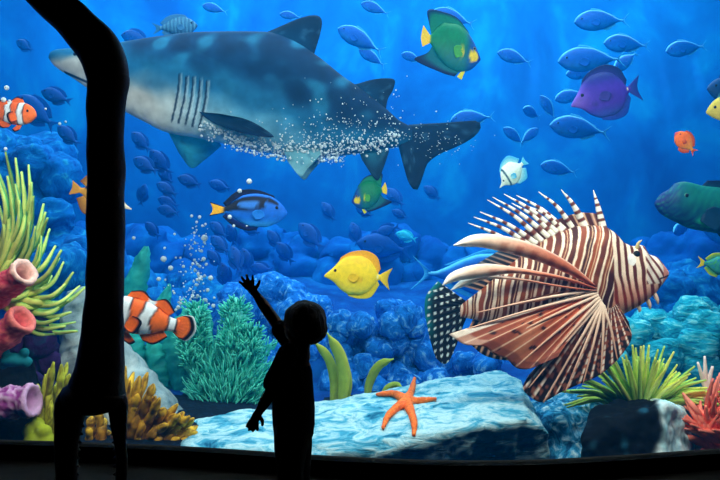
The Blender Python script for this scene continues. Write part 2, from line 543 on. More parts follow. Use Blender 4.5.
place(make_fish('blue_tang', 'royal blue tang with black palette mark and yellow tail, under the shark', 'fish', BT, BB, .34, bcol, [
    ('dorsal_fin', [(16, 16), (40, 22), (60, 19), (80, 4)], [(18, 21), (42, 28), (66, 25), (84, 9)], lambda u, v, x, z: mix((10, 20, 70), (6, 8, 24), v), dict(rays=18)),
    ('anal_fin', [(36, -20), (50, -20), (66, -13), (80, -4)], [(40, -25), (54, -26), (72, -19), (84, -9)], lambda u, v, x, z: mix((14, 40, 120), (8, 10, 40), v), dict(rays=14)),
    ('tail_fin', [(82, 4), (83, 0), (82, -4)], [(101, 10), (97, 0), (101, -9)], lambda u, v, x, z: (10, 10, 20) if (u < .1 or u > .9) else (252, 184, 14), dict(rays=8)),
    ], (14, 5, 2.2), ([(30, -2), (29, -7)], [(44, 0), (42, -9)], flat_col((30, 120, 220)), 5), iris=(20, 30, 60)), (287, 212), (211.5, 209.5), 4.5, 6)

# --- queen angelfish
AT = [(0, -20), (6, -8), (14, 6), (28, 22), (45, 30), (62, 30), (76, 20), (86, 8), (90, 6)]
AB = [(0, -24), (8, -34), (20, -43), (36, -46), (52, -42), (68, -30), (80, -12), (86, -5), (90, -4)]
def acol_(x, v, y):
    c = mix((14, 128, 78), (20, 84, 150), sstep(2, -34, v) * .5); c = mix(c, (16, 70, 168), sstep(34, 14, x))
    c = mix(c, (30, 110, 60), .35 * (math.sin(x * 1.1 + v * .5) * math.sin(v * 1.1) > .2))
    if ((x - 14) / 9) ** 2 + ((v + 20) / 9) ** 2 < 1: c = (238, 206, 20)
    if ((x - 36) / 5) ** 2 + ((v + 16) / 8) ** 2 < 1: c = (200, 200, 30)
    if x < 5: c = (20, 50, 150)
    return mix(c, (245, 200, 20), sstep(84, 88, x))
def angel(name, label):
    return make_fish(name, label, 'fish', AT, AB, .3, acol_, [
    ('dorsal_fin', [(18, 10), (40, 27), (60, 29), (76, 19), (84, 9)], [(22, 20), (42, 40), (66, 47), (92, 47), (88, 22)], lambda u, v, x, z: mix((16, 124, 92), (8, 30, 84), sstep(.55, 1, v)), dict(rays=18)),
    ('anal_fin', [(34, -44), (52, -41), (68, -29), (82, -9)], [(42, -54), (64, -50), (110, -34), (88, -22)], lambda u, v, x, z: mix((14, 100, 110), (6, 16, 60), sstep(.3, .9, v)), dict(rays=16)),
    ('tail_fin', [(86, 7), (87, 1), (86, -5)], [(98, 22), (101, 3), (98, -12)], flat_col((248, 206, 18)), dict(rays=7)),
    ('pelvic_fin', [(24, -42), (31, -44)], [(30, -58), (38, -54)], flat_col((220, 210, 30)), dict(n=10)),
    ], (13, -8, 2.4), ([(34, -10), (34, -22)], [(50, -6), (46, -28)], flat_col((70, 160, 60)), 4), iris=(230, 200, 40))
ang = place(angel('queen_angelfish', 'large green and blue angelfish with yellow tail, right of the shark'), (482, 44), (421, 41), 4.6, 12)

place(dup(ang, 'small green angelfish with yellow face and tail, under the shark tail'), (351, 194), (387, 190), 5.0, 10)

# --- clownfish
CT = [(0, 0), (4, 8), (12, 14.5), (24, 18.5), (40, 18.5), (56, 14.5), (68, 9), (76, 7), (82, 7)]
CB = [(0, -4), (5, -10), (14, -16), (28, -19.5), (42, -18.5), (56, -14.5), (68, -9), (76, -7), (82, -7)]
OR, WH, BK = (250, 112, 28), (232, 240, 245), (14, 10, 12)
def ccol(x, v, y):
    c = mix(OR, (236, 84, 18), sstep(-4, 20, v) * .5); c = mix(c, (255, 140, 40), sstep(-5, -20, v) * .5)
    for x0, w_, k in ((24, 4.6, .0020), (50, 5.4, -.012), (74, 3.4, 0)):
        xx = x - (x0 + (4 * math.exp(-(v / 8) ** 2) * (-1 if x0 == 50 else .4)))
        if abs(xx) < w_: return WH
        if abs(xx) < w_ + 1.6: return BK
    return c
def fedge(u, v, x, z): return BK if (v > .82) else mix(OR, (240, 96, 20), v)
def cfin_(x0=None):
    def f(u, v, x, z):
        if v > .84: return BK
        if 45 < x < 53 and z > 0: return WH
        return mix(OR, (244, 100, 24), v)
    return f
def tailc(u, v, x, z): return WH if v > .92 else BK if v > .74 else OR
def clown(name, label):
    return make_fish(name, label, 'fish', CT, CB, .5, ccol, [
    ('dorsal_fin', [(22, 17.5), (36, 18.5), (50, 16), (60, 13), (69, 8)], [(26, 25), (38, 28), (50, 20.5), (63, 25), (75, 14)], cfin_(), dict(rays=14)),
    ('anal_fin', [(44, -17.5), (56, -14), (68, -8.5)], [(50, -24), (62, -25), (74, -14)], fedge, dict(rays=9)),
    ('tail_fin', [(78, 8), (79, 0), (78, -8)], [(86, 13), (95, 13), (101, 0), (95, -13), (86, -13)], tailc, dict(rays=9)),
    ('pelvic_fin', [(24, -18), (33, -18.5)], [(30, -28), (38, -31), (43, -27)], fedge, dict(n=12)),
    ], (11, 4, 2.8), ([(30, -2), (29, -12)], [(43, 2), (46, -10), (41, -18)], fedge, 7), iris=(240, 120, 30))
cl = place(clown('clownfish', 'large orange clownfish with white bands beside the black claw arm, above the finger coral'), (104, 307), (194, 331), 3.9, 8)
place(dup(cl, 'small orange clownfish with white bands at the left above the anemone'), (38.5, 115), (-20, 112), 4.2, -8)

# --- oval reef fish for silhouettes and small fish
DT = [(0, 0), (6, 8), (18, 17), (34, 22), (50, 20), (66, 12), (78, 5), (84, 4)]
DB = [(0, -3), (7, -10), (20, -19), (36, -22), (52, -19), (66, -11), (78, -5), (84, -4)]
def damsel(name, label, col, fcol, tcol, iris, group=None, tall=1.0):
    sc = lambda P: [(x, z * tall) for x, z in P]
    return make_fish(name, label, 'fish', sc(DT), sc(DB), .42, col, [
    ('dorsal_fin', sc([(20, 17), (40, 21), (58, 16), (76, 5)]), sc([(24, 25), (44, 29), (66, 24), (82, 11)]), fcol, dict(rays=12)),
    ('anal_fin', sc([(42, -21), (58, -16), (76, -5)]), sc([(48, -28), (66, -24), (82, -11)]), fcol, dict(rays=9)),
    ('tail_fin', [(81, 4), (82, 0), (81, -4)], [(101, 14), (92, 0), (101, -14)], tcol, dict(rays=7)),
    ], (13, 4, 2.4), ([(31, -2), (30, -8)], [(44, 0), (42, -10)], fcol, 5), n=36, k=20, iris=iris, group=group)

place(damsel('orange_damselfish', 'small plain orange fish at the right, above the dark green wrasse', lambda x, v, y: mix((250, 112, 14), (255, 160, 30), sstep(30, 70, x)) if x > 6 else (210, 70, 60),
    lambda u, v, x, z: mix((240, 110, 16), (180, 60, 10), v), flat_col((226, 84, 12)), (40, 16, 10), tall=1.25), (674, 133), (696, 153), 4.5, 10)
def spot_green(x, v, y):
    q = math.sin(x * .55 + v * .3) * math.sin(v * .6 - x * .1)
    return (30, 110, 190) if q > .25 else (70, 170, 90) if q > -.3 else (30, 140, 150)
place(damsel('green_reef_fish', 'small green and blue speckled fish with yellow tail at the right edge', spot_green,
    lambda u, v, x, z: mix((40, 140, 120), (190, 200, 40), v), flat_col((214, 196, 40)), (20, 20, 30)), (738, 268), (695, 262), 4.3, 10)
def yellow_face(x, v, y):
    return (212, 186, 60) if x < 22 else mix((60, 150, 110), (20, 90, 120), sstep(24, 60, x))
place(damsel('green_yellow_fish', 'green fish with yellow face cut off by the right edge, above the orange fish', yellow_face,
    flat_col((30, 90, 110)), flat_col((190, 170, 40)), (10, 10, 14)), (708, 111), (768, 100), 4.6, -10)
place(damsel('dark_blue_fish', 'dark blue oval fish cut off by the right edge, topmost there', flat_col((14, 62, 120)),
    flat_col((10, 50, 110)), flat_col((10, 50, 110)), (10, 20, 40)), (704, 89), (760, 92), 5.0, 10)
def striped(x, v, y): return mix((84, 140, 170), (30, 74, 110), .5 + .5 * math.sin(x * .75 + v * .1))
place(damsel('striped_fish', 'grey blue striped fish swimming over the shark back', striped, flat_col((50, 100, 140)), flat_col((40, 96, 136)), (14, 20, 30)), (197, 24), (154, 30), 6.0, 10)

# --- butterflyfish
FT = [(0, -6), (8, -3), (16, 4), (26, 18), (42, 27), (60, 26), (74, 14), (82, 5), (88, 4)]
FB = [(0, -8), (9, -9), (17, -13), (28, -22), (42, -26), (58, -22), (72, -12), (82, -5), (88, -4)]
def butterfly(name, label, col, fc, tc, iris):
    return make_fish(name, label, 'fish', FT, FB, .3, col, [
    ('dorsal_fin', [(24, 15), (42, 26), (60, 25), (78, 8)], [(28, 25), (46, 36), (72, 38), (90, 14)], fc, dict(rays=14)),
    ('anal_fin', [(42, -26), (58, -22), (78, -7)], [(48, -33), (72, -34), (88, -14)], fc, dict(rays=12)),
    ('tail_fin', [(85, 4), (86, 0), (85, -4)], [(101, 12), (99, 0), (101, -12)], tc, dict(rays=7)),
    ], (18, 0, 2.2), ([(36, -4), (35, -10)], [(48, -2), (46, -12)], fc, 5), iris=iris)
def bfy(x, v, y):
    if ((x - 76) / 5) ** 2 + ((v - 10) / 5) ** 2 < 1: return (16, 12, 10)
    return mix((240, 220, 190), (232, 158, 30), sstep(12, 34, x))
place(butterfly('butterflyfish', 'orange yellow butterflyfish half hidden behind the black claw arm', bfy, lambda u, v, x, z: mix((232, 160, 24), (150, 90, 10), v), flat_col((220, 150, 30)), (10, 10, 10)), (132, 205), (73, 188), 4.6, 6)
def wfy(x, v, y):
    if abs(x - 30 - v * .15) < 2.2: return (20, 70, 90)
    return mix((196, 224, 205), (235, 240, 226), sstep(-20, 10, v))
place(butterfly('white_butterflyfish', 'pale white fish with a dark band between the small angelfish and the lionfish spines', wfy, lambda u, v, x, z: mix((170, 215, 215), (60, 170, 215), v), flat_col((90, 190, 220)), (10, 20, 30)), (497, 186), (527, 160), 5.0, 14)

# --- humphead wrasse
WT = [(0, -2), (3, 5), (9, 11), (13, 17), (20, 19), (30, 18), (46, 19), (62, 16), (76, 9), (84, 7)]
WB = [(0, -5), (5, -11), (16, -16), (30, -20), (46, -20), (62, -15), (76, -9), (84, -8)]
WT = [(x, z * .78) for x, z in WT]; WB = [(x, z * .78) for x, z in WB]
def wcol(x, v, y):
    c = mix((10, 104, 104), (6, 36, 84), sstep(6, -12, v)); c = mix(c, (12, 42, 110), sstep(20, 4, x))
    c = mix(c, (20, 130, 110), .7 * (math.sin(x * 1.4) * math.sin(v * 1.6 + (int(x * .45) % 2)) > .35))
    if ((x - 34) / 7) ** 2 + ((v + 11 + (x - 34) * .3) / 1.4) ** 2 < 1: c = (40, 190, 130)
    return c
place(make_fish('humphead_wrasse', 'large dark green wrasse with a bumped forehead at the right edge', 'fish', WT, WB, .5, wcol, [
    ('dorsal_fin', [(30, 13), (48, 13.5), (64, 11), (78, 6)], [(34, 18), (50, 20), (70, 18), (86, 12)], lambda u, v, x, z: mix((8, 60, 84), (6, 20, 60), v), dict(rays=16)),
    ('anal_fin', [(46, -15), (62, -11), (78, -7)], [(52, -20), (70, -18), (86, -13)], lambda u, v, x, z: mix((8, 50, 84), (6, 20, 60), v), dict(rays=12)),
    ('tail_fin', [(81, 7), (82, 0), (81, -8)], [(98, 13), (101, 0), (98, -14)], flat_col((8, 60, 90)), dict(rays=9)),
    ], (17, 5, 1.5), ([(30, -3), (29, -10)], [(43, -4), (41, -15)], flat_col((8, 50, 80)), 5), iris=(60, 120, 110)), (651, 200), (798, 222), 4.6, 8)

# --- silver blue jacks in the upper water, rim light painted along their backs
JT = [(0, 0), (5, 7), (15, 14), (30, 18.5), (46, 17.5), (62, 12), (76, 4.6), (84, 1.6), (88, 1.6)]
JB = [(0, -2), (6, -8), (16, -14), (32, -17), (48, -15), (62, -10), (76, -4), (84, -1.8), (88, -1.8)]
def jack_col(x, v, y):
    c = mix((2, 84, 182), (12, 110, 200), sstep(0, -12, v)); e = interp(JT, x)
    return mix(c, (90, 190, 238), sstep(e - 3.4, e - .6, v))  # bright upper rim of light from above, put into the body colour
JF = lambda u, v, x, z: mix((4, 96, 188), (60, 170, 226), v)
jack = make_fish('pale_blue_fish', '', 'fish', JT, JB, .42, jack_col, [
    ('dorsal_fin', [(28, 17), (44, 16.5), (58, 12), (70, 6)], [(32, 22), (46, 20), (62, 13), (76, 7)], JF, dict(rays=12)),
    ('anal_fin', [(48, -12), (60, -9), (72, -5)], [(54, -17), (64, -13), (76, -7)], JF, dict(rays=9)),
    ('tail_fin', [(86, 1.6), (87, 0), (86, -1.8)], [(101, 13), (91, 0), (101, -13)], JF, dict(rays=8)),
    ], (11, 3, 1.8), ([(28, -2), (27, -6)], [(42, -3), (40, -8)], flat_col((2, 82, 180)), 3), n=36, k=20, iris=(60, 140, 210))
JACKS = [
    ((573, 23), (631, 19), 6.2, 8, 'pale edged blue fish in the upper right water, topmost of its shoal'),
    ((602, 44), (652, 45), 6.6, 10, 'slim pale edged blue fish second from the top of the upper right shoal'),
    ((557, 62), (627, 58), 5.9, 6, 'largest pale edged blue fish just above the purple tang'),
    ((664, 52), (708, 45), 6.6, 8, 'lone pale edged blue fish farthest right near the top'),
    ((549, 125), (612, 133), 5.9, 6, 'pale edged blue fish directly below the purple tang'),
    ((540, 165), (579, 173), 6.6, 8, 'small pale edged blue fish above the lionfish spines, facing left'),
    ((503, 128), (526, 145), 6.8, 10, 'tiny pale blue fish diving right, left one of a crossing pair'),
    ((539, 128), (518, 145), 6.8, 10, 'tiny pale blue fish facing right, right one of a crossing pair'),
    ((540, 96), (557, 120), 6.7, 10, 'small pale blue fish diving steeply left of the purple tang'),
    ((521, 110), (543, 116), 6.8, 40, 'roundish pale blue fish above the crossing pair'),
    ((497, 53), (533, 63), 6.5, 8, 'pale blue fish right of the large green angelfish'),
    ((612, 72), (640, 50), 6.9, 20, 'pale blue fish rising tail up behind the purple tang'),
    ((554, 100), (590, 92), 6.9, 10, 'pale blue fish mostly hidden behind the purple tang, lower one'),
    ((565, 75), (600, 72), 7.0, 10, 'pale blue fish mostly hidden behind the purple tang, upper one'),
    ((338, 29), (384, 52), 6.1, 8, 'pale edged blue fish above the shark, left of the green angelfish'),
    ((359, 50), (386, 66), 6.8, 8, 'faint blue fish just above the second fin of the shark'),
    ((361, 4), (390, 14), 6.6, 8, 'pale edged blue fish at the top edge above the shark'),
    ((401, 55), (424, 61), 6.8, 20, 'faint small blue fish left of the large green angelfish'),
    ((431, 13), (476, 24), 6.2, 8, 'pale edged blue fish just behind the large green angelfish'),
    ((450, 121), (496, 116), 6.3, 8, 'pale edged blue fish behind the tip of the shark tail'),
    ((203, 6), (228, 12), 6.4, 8, 'pale blue fish at the top edge over the shark head'),
    ((280, 15), (302, 17), 6.6, 12, 'faint blue fish at the top left of the shark dorsal fin'),
    ((700, 228), (765, 244), 6.4, 10, 'pale blue fish below the dark green wrasse at the right edge'),
    ((668, 232), (694, 226), 6.7, 40, 'roundish pale blue fish right of the lionfish snout'),
    ((540, 280), (412, 272), 6.0, 10, 'big blue fish with a forked tail showing behind the lionfish'),
]
for i, (h, t, D, yw, lb) in enumerate(JACKS):
    o = jack if i == 0 else dup(jack, lb)
    o['label'] = lb; o['group'] = 'pale blue fish in the upper water'
    place(o, h, t, D, yw)

# --- dark blue silhouettes lower down
def dk(x, v, y): return mix((0, 72, 158), (2, 92, 180), sstep(0, -15, v))
dark = damsel('dark_blue_damselfish', '', dk, flat_col((0, 72, 158)), flat_col((0, 76, 164)), (2, 50, 126))
DARKS = [
    ((132, 132), (151, 152), 6.3, 'dark blue fish top left of the shoal below the shark head'),
    ((133, 158), (159, 173), 6.0, 'dark blue fish leftmost of the second row below the shark head'),
    ((151, 150), (171, 175), 6.4, 'dark blue fish diving between two others below the shark fin'),
    ((158, 168), (174, 184), 6.6, 'dark blue fish half covered in the column below the shark fin'),
    ((157, 183), (178, 196), 6.2, 'dark blue fish third from the bottom of the column below the shark'),
    ((158, 198), (180, 207), 6.5, 'dark blue fish second from the bottom of the column below the shark'),
    ((157, 208), (181, 214), 6.2, 'dark blue fish lowest in the column below the shark'),
    ((178, 177), (202, 186), 6.2, 'lone dark blue fish under the far fin of the shark'),
    ((146, 184), (140, 206), 6.8, 'dark blue fish nearly upright right of the claw arm'),
    ((209, 182), (232, 190), 7.3, 'faint blue fish left above the royal blue tang'),
    ((210, 222), (228, 238), 6.5, 'dark blue fish just under the yellow tail of the royal blue tang'),
    ((211, 236), (230, 254), 6.2, 'dark blue fish left of the raised hand, upper'),
    ((208, 250), (222, 268), 6.5, 'dark blue fish left of the raised hand, middle'),
    ((222, 262), (227, 290), 6.3, 'dark blue fish upright by the bubbles and raised hand'),
    ((232, 246), (240, 274), 6.1, 'dark blue fish head up just above the raised hand'),
    ((250, 267), (274, 270), 6.4, 'dark blue fish right of the raised hand'),
    ((243, 248), (250, 274), 6.8, 'slim dark blue fish close above the raised hand'),
    ((229, 224), (234, 246), 6.9, 'dark blue fish right under the royal blue tang, upright'),
    ((242, 226), (260, 234), 7.0, 'faint dark blue fish under the belly of the royal blue tang'),
    ((268, 230), (281, 250), 7.0, 'faint blue fish right below the royal blue tang'),
    ((277, 242), (293, 264), 6.8, 'dark blue fish above the head of the person'),
    ((299, 223), (323, 250), 6.6, 'dark blue fish left of the yellow tang, diving'),
    ((357, 242), (412, 252), 7.2, 'large dark blue fish right behind the yellow tang'),
    ((392, 210), (408, 219), 7.2, 'faint dark blue fish right of the small green angelfish'),
    ((386, 188), (404, 207), 7.5, 'faint blue fish under the tail of the shark'),
    ((322, 202), (335, 222), 7.4, 'faint blue fish left of the small green angelfish'),
    ((356, 207), (373, 217), 6.9, 'faint blue fish just below the small green angelfish'),
    ((376, 234), (400, 226), 7.2, 'slim dark blue fish above and right of the yellow tang'),
    ((352, 222), (358, 246), 7.2, 'dark blue fish upright over the back of the yellow tang'),
    ((424, 186), (440, 200), 7.4, 'faint blue fish right of the lower shark tail'),
    ((42, 91), (72, 102), 5.8, 'dark blue fish left of the claw arm under the shark snout'),
    ((58, 126), (80, 146), 5.8, 'dark blue fish diving right of the small clownfish'),
    ((18, 96), (56, 128), 6.2, 'large dark blue fish behind the small clownfish'),
    ((16, 40), (34, 52), 6.6, 'dark blue fish at the upper left, above the small clownfish'),
    ((56, 202), (48, 222), 6.4, 'small dark blue fish between the anemone tips and the claw arm'),
    ((121, 34), (152, 42), 6.2, 'dark blue fish behind the bend of the claw arm above the shark'),
    ((146, 222), (160, 238), 7.0, 'faint blue fish between the claw arm and the bubbles'),
]
for i, (h, t, D, lb) in enumerate(DARKS):
    o = dark if i == 0 else dup(dark, lb)
    o['label'] = lb; o['group'] = 'dark blue fish in the background'
    place(o, h, t, D, rnd.uniform(-12, 12))
cyan = dup(dark, 'small cyan fish between the yellow tang and the shark tail')
cyan.name = 'cyan_fish'
mcy = {}
for ch in cyan.children:
    if ch.name.startswith('eye'): continue
    me = ch.data.copy(); ch.data = me
    c = lin((40, 190, 226))
    me.color_attributes['Col'].data.foreach_set('color', list(c) * len(me.vertices))
place(cyan, (396, 233), (417, 240), 7.0)
# ------------------------------------------------------------------ shark
DS = 5.0
def pxm(cx, cy, D):
    s = D * K / F
    return lambda px, v, y: Vector(((px - cx) * s, y * s, (v + cy) * s))   # v = -py
def P2(l): return [(x, -y) for x, y in l]
sm = pxm(240, 95, DS)
SO = W(240, 95, DS)
shark = thing('shark', 'large grey shark crossing the tank above, pale snout behind the claw arm', 'shark', SO)
ST = P2([(49, 57), (52, 52), (60, 49.5), (75, 48.5), (100, 46), (128, 42), (162, 37), (200, 33), (235, 32.5), (266, 33), (290, 40), (318, 57), (342, 76), (362, 90), (385, 108), (400, 121), (412, 127)])
SB = P2([(49, 58), (54, 65), (63, 72), (76, 80), (100, 97), (126, 112), (145, 122), (166, 132), (203, 139), (240, 147), (275, 154), (310, 158), (340, 156), (365, 152), (385, 149), (400, 146), (412, 141)])
def shcol(x, v, y):
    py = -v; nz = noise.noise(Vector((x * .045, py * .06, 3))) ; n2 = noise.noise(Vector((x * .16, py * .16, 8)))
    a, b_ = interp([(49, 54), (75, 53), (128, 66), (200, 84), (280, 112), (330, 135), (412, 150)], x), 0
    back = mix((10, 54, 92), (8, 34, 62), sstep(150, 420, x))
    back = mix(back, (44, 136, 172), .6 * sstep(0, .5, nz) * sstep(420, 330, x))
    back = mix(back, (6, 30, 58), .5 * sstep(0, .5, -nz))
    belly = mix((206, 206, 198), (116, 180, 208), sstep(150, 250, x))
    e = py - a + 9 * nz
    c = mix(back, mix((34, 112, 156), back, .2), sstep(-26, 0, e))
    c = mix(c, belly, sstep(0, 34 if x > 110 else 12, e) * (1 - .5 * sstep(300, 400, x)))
    # gill slits and mouth
    for k in range(5):
        f = (py - 82 - k * 1.6) / 43
        gx = 188 + k * 6.6 - 11 * f + 11 * f * (1 - f)
        if 0 < f < 1:
            if abs(x - gx) < 1.0: c = (12, 34, 54)
            elif 0 < x - gx < 3.0: c = mix(c, (196, 214, 222), .5)
    if 66 < x < 112 and abs(py - interp([(66, 73), (88, 83), (112, 94)], x)) < 1.2: c = (30, 40, 50)
    return c
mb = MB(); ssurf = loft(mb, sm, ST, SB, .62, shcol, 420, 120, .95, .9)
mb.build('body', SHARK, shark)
def finc(a, b_):
    def f(u, v, x, z):
        n = noise.noise(Vector((x * .14, z * .14, 2)))
        c = mix(a, b_, sstep(.1, .9, v))
        return mix(c, (60, 110, 140), .5 * sstep(.2, .5, n))
    return f
DKF = finc((12, 50, 80), (20, 36, 54))
def sfin(nm, base, edge, c=DKF, t=7, **kw):
    mb = MB(); fin(mb, sm, P2(base), P2(edge), c, t, 36, 12, rays=0, ripple=0, **kw); return mb.build(nm, SHARK, shark)
sfin('dorsal_fin', [(256, 38), (275, 39), (295, 47), (312, 58)], [(270, 31), (282, 26), (297, 19.5), (309, 16), (318, 16), (322, 21), (320.5, 33), (314, 55)])
sfin('second_dorsal_fin', [(346, 84), (360, 94), (376, 106)], [(354, 86), (364, 82), (377, 79), (390, 78.5), (395, 81), (393, 90), (388, 99), (386, 109)], t=5)
sfin('tail_fin', [(396, 126), (402, 134), (398, 144)], [(420, 124), (442, 123), (462, 121.5), (476, 121), (481, 125), (478, 133), (468, 141), (454, 148), (440, 154), (428, 163), (423, 176), (418, 189), (414, 190), (408, 181), (403, 164)], finc((14, 40, 66), (12, 30, 50)), t=8)
sfin('anal_fin', [(356, 142), (370, 144), (388, 142)], [(362, 160), (376, 180), (382, 172), (389, 152)], finc((40, 110, 134), (20, 50, 74)), t=5)
for sg in (-1, 1):
    sfin('pelvic_fin', [(285, 150), (302, 152), (320, 150)], [(290, 164), (302, 178), (310, 170), (322, 157)], finc((100, 160, 176), (110, 165, 180)), t=4, yb=sg * 16, ye=sg * 20)
y0 = ssurf(215, -118)
sfin('pectoral_fin', [(206, 117), (211, 122), (220, 128)], [(228, 121), (252, 126), (268, 134), (279, 143), (262, 142), (244, 138), (227, 132)], finc((18, 50, 76), (8, 26, 48)), t=5, yb=-y0 * .96, ye=-y0 - 12)
sfin('pectoral_fin', [(164, 130), (186, 134), (214, 137)], [(168, 148), (181, 163.5), (194, 156), (213, 140)], finc((60, 176, 200), (50, 160, 190)), t=4, yb=18, ye=44)
for sg in (-1, 1):
    mb = MB(); ball(mb, sm(80, -57, sg * ssurf(80, -57) * .98), 2.0 * DS * K / F, lambda d: (6, 8, 10), 10); mb.build('eye', SKIN, shark)

# ------------------------------------------------------------------ lionfish
DL = 4.0
lm = pxm(560, 285, DL); LO = W(560, 285, DL)
lion = thing('lionfish', 'huge red and white striped lionfish with fanned fins and spines, facing right', 'fish', LO)
LT = P2([(460, 305), (470, 298), (485, 286), (503, 270), (522, 255), (542, 241), (560, 232), (580, 226), (600, 225.5), (613, 232), (624, 243), (633, 246), (641, 245), (648, 254), (656, 257), (663, 265), (667.5, 271)])
LB = P2([(460, 317), (472, 319), (490, 323), (515, 328), (545, 331), (575, 330), (600, 325), (618, 316), (634, 308), (645, 301), (654, 293), (660, 286), (667.5, 276)])
DKB, CRM, ORG = (92, 36, 20), (248, 222, 196), (196, 92, 56)
def lcol(x, v, y):
    py = -v
    wob = 1.3 * noise.noise(Vector((x * .05, py * .07, 1.5)))
    if x < 606:
        per = 7.4
        ph = (x - 400 + .22 * (py - 280) + wob + 2.0 * math.sin(py * .05)) / per
        q = ph % 1
        broad = int(math.floor(ph)) % 3
        hs = math.sin(math.floor(ph) * 12.9898) * 43758.5453; hs -= math.floor(hs)
        wdt = .18 + .26 * hs + .08 * noise.noise(Vector((x * .12, py * .12, 9)))
        band = mix(mix((62, 22, 16), (150, 68, 34), (hs * 7.3) % 1), (176, 92, 46), .45 * sstep(-.1, .5, noise.noise(Vector((x * .09, py * .07, 5)))))
        if (hs * 3.7) % 1 > .5 and abs(q - .72) < .06: return (222, 178, 142)
        c = mix(CRM, (236, 176, 150), sstep(300, 320, py)) if q < wdt else band
    else:
        # head: bands run down and back from the brow
        ph = (x - .10 * (py - 270) - .012 * (py - 270) ** 2 * .3 + wob * 1.4 - 606) / 8.2
        q = ph % 1
        c = mix(CRM, (238, 150, 120), sstep(268, 300, py) * .8) if q < .56 else mix(DKB, (150, 50, 36), sstep(275, 300, py))
        if x > 640 and py < 283:
            q = ((x * .8 - (py - 270) * .55) / 6.5) % 1
            c = (244, 226, 208) if q < .62 else (110, 48, 40)
        if x > 660: c = (226, 150, 130)
    if ((x - 626) / 4.5) ** 2 + ((py - 259) / 6) ** 2 < 1: c = (246, 240, 232)
    if 654 < x and abs(py - (275 - (x - 668) * .25)) < .8: c = (60, 24, 24)
    return c
mb = MB(); lsurf = loft(mb, lm, LT, LB, .46, lcol, 440, 150, .9)
mb.build('body', SKIN, lion)
for sg in (-1, 1):
    mb = MB(); c = lm(632, -254, sg * lsurf(632, -254) * .97)
    ball(mb, c, 3.6 * DL * K / F, lambda d: (6, 6, 8) if d.y * sg > .1 else (240, 236, 225), 12, (1, .6, 1)); mb.build('eye', SKIN, lion)
# tail
def ltail(u, v, x, z):
    py = -z
    if ((x * .5) % 3.1 < 1.3) and ((py + x * .3) % 7.5 < 2.3) and v > .12: return (226, 238, 236)
    return mix((20, 26, 34), (16, 120, 128), sstep(.72, 1, v) * sstep(350, 318, py))
mb = MB(); fin(mb, lm, P2([(466, 301), (464, 310), (466, 319)]), P2([(438, 281), (427, 294), (424.5, 308), (427, 325), (431, 343), (437, 359), (447, 363), (456, 346), (461, 330)]), ltail, 2.6, 110, 30, rays=16, ripple=.5)
mb.build('tail_fin', FINM, lion)
def softf(u, v, x, z): return (24, 18, 22) if (u * 9) % 1 > .35 else (206, 150, 120)
mb = MB(); fin(mb, lm, P2([(480, 291), (500, 274), (522, 257)]), P2([(462, 286), (472, 268), (500, 250)]), lambda u, v, x, z: mix(softf(u, v, x, z), (40, 80, 110), v * .5), 2, 60, 10, rays=9)
mb.build('soft_dorsal_fin', FINM, lion)
mb = MB(); fin(mb, lm, P2([(474, 317), (500, 324), (530, 328)]), P2([(464, 338), (486, 356), (520, 362)]), softf, 2, 60, 10, rays=9)
mb.build('anal_fin', FINM, lion)
# dorsal spines, banded, on a low dark membrane
TIPS = [((468, 223), (528, 253)), ((474, 217), (535, 247)), ((487, 200), (545, 242)), ((493, 197), (552, 238)), ((504, 194), (560, 233)), ((517, 195), (567, 230)),
        ((538, 192), (574, 228)), ((560, 190), (586, 227)), ((594, 190), (603, 227)), ((480, 212), (540, 244)), ((512, 203), (556, 236)), ((528, 206), (564, 231))]
for (tx, ty), (bx, by) in TIPS:
    y = rnd.uniform(-5, 5); mb = MB()
    mid = ((tx + bx) / 2 + rnd.uniform(-1, 1), (ty + by) / 2 - 3)
    thick_ = 4.2 if bx > 580 else 3.1
    tube(mb, [lm(bx, -by - 2, 0), lm(mid[0], -mid[1], y * .5), lm(tx, -ty, y)], [thick_ * DL * K / F, thick_ * .8 * DL * K / F, thick_ * .5 * DL * K / F, .3 * DL * K / F],
         lambda t, a: (112, 54, 36) if ((t * 5.2) % 1 < .36 and t < .8) else (246, 240, 224), 8, 40)
    mb.build('dorsal_spine', SKIN, lion)
mb = MB(); fin(mb, lm, P2([(524, 256), (545, 243), (565, 233), (585, 228), (606, 228)]), P2([(508, 243), (527, 229), (553, 221), (578, 213), (602, 214)]), lambda u, v, x, z: (70, 30, 24) if (u * 11) % 1 < .7 else (224, 180, 150), 1.6, 70, 8, rays=11)
mb.build('dorsal_membrane', FINM, lion)
# pectoral fins: free ribbons over a spotted fan over a dark rayed fan
def ribbon(pts, wid, c, y0, y1, nm='fin_ribbon', sgn=-1):
    C_ = resample([(a, b, 0) for a, b in pts], 40); up, dn = [], []
    for i, q in enumerate(C_):
        d = (C_[min(i + 1, 39)] - C_[max(i - 1, 0)]).normalized(); nrm = Vector((-d.y, d.x, 0)); wd = interp(wid, i / 39)
        up.append((q + nrm * wd, i / 39)); dn.append((q - nrm * wd, i / 39))
    mb = MB(); rows, cols = [], []
    for i in range(40):
        t = i / 39; yc = y0 + (y1 - y0) * math.sin(t * PI / 2)
        ring, cc = [], []
        a_, b_ = up[i][0], dn[i][0]
        for (fu, sd) in [(j / 6, -1) for j in range(7)] + [(1 - j / 6, 1) for j in range(7)]:
            q = a_.lerp(b_, fu); th = 1.3 * math.sin(PI * max(.06, min(.94, fu)))
            ring.append(lm(q.x, -q.y, yc + sd * th - 3 * math.sin(PI * fu))); cc.append(c(t, fu))
        rows.append(ring); cols.append(cc)
    mb.grid(rows, cols); return mb.build(nm, FINM, lion)
ysf = -lsurf(585, -288)
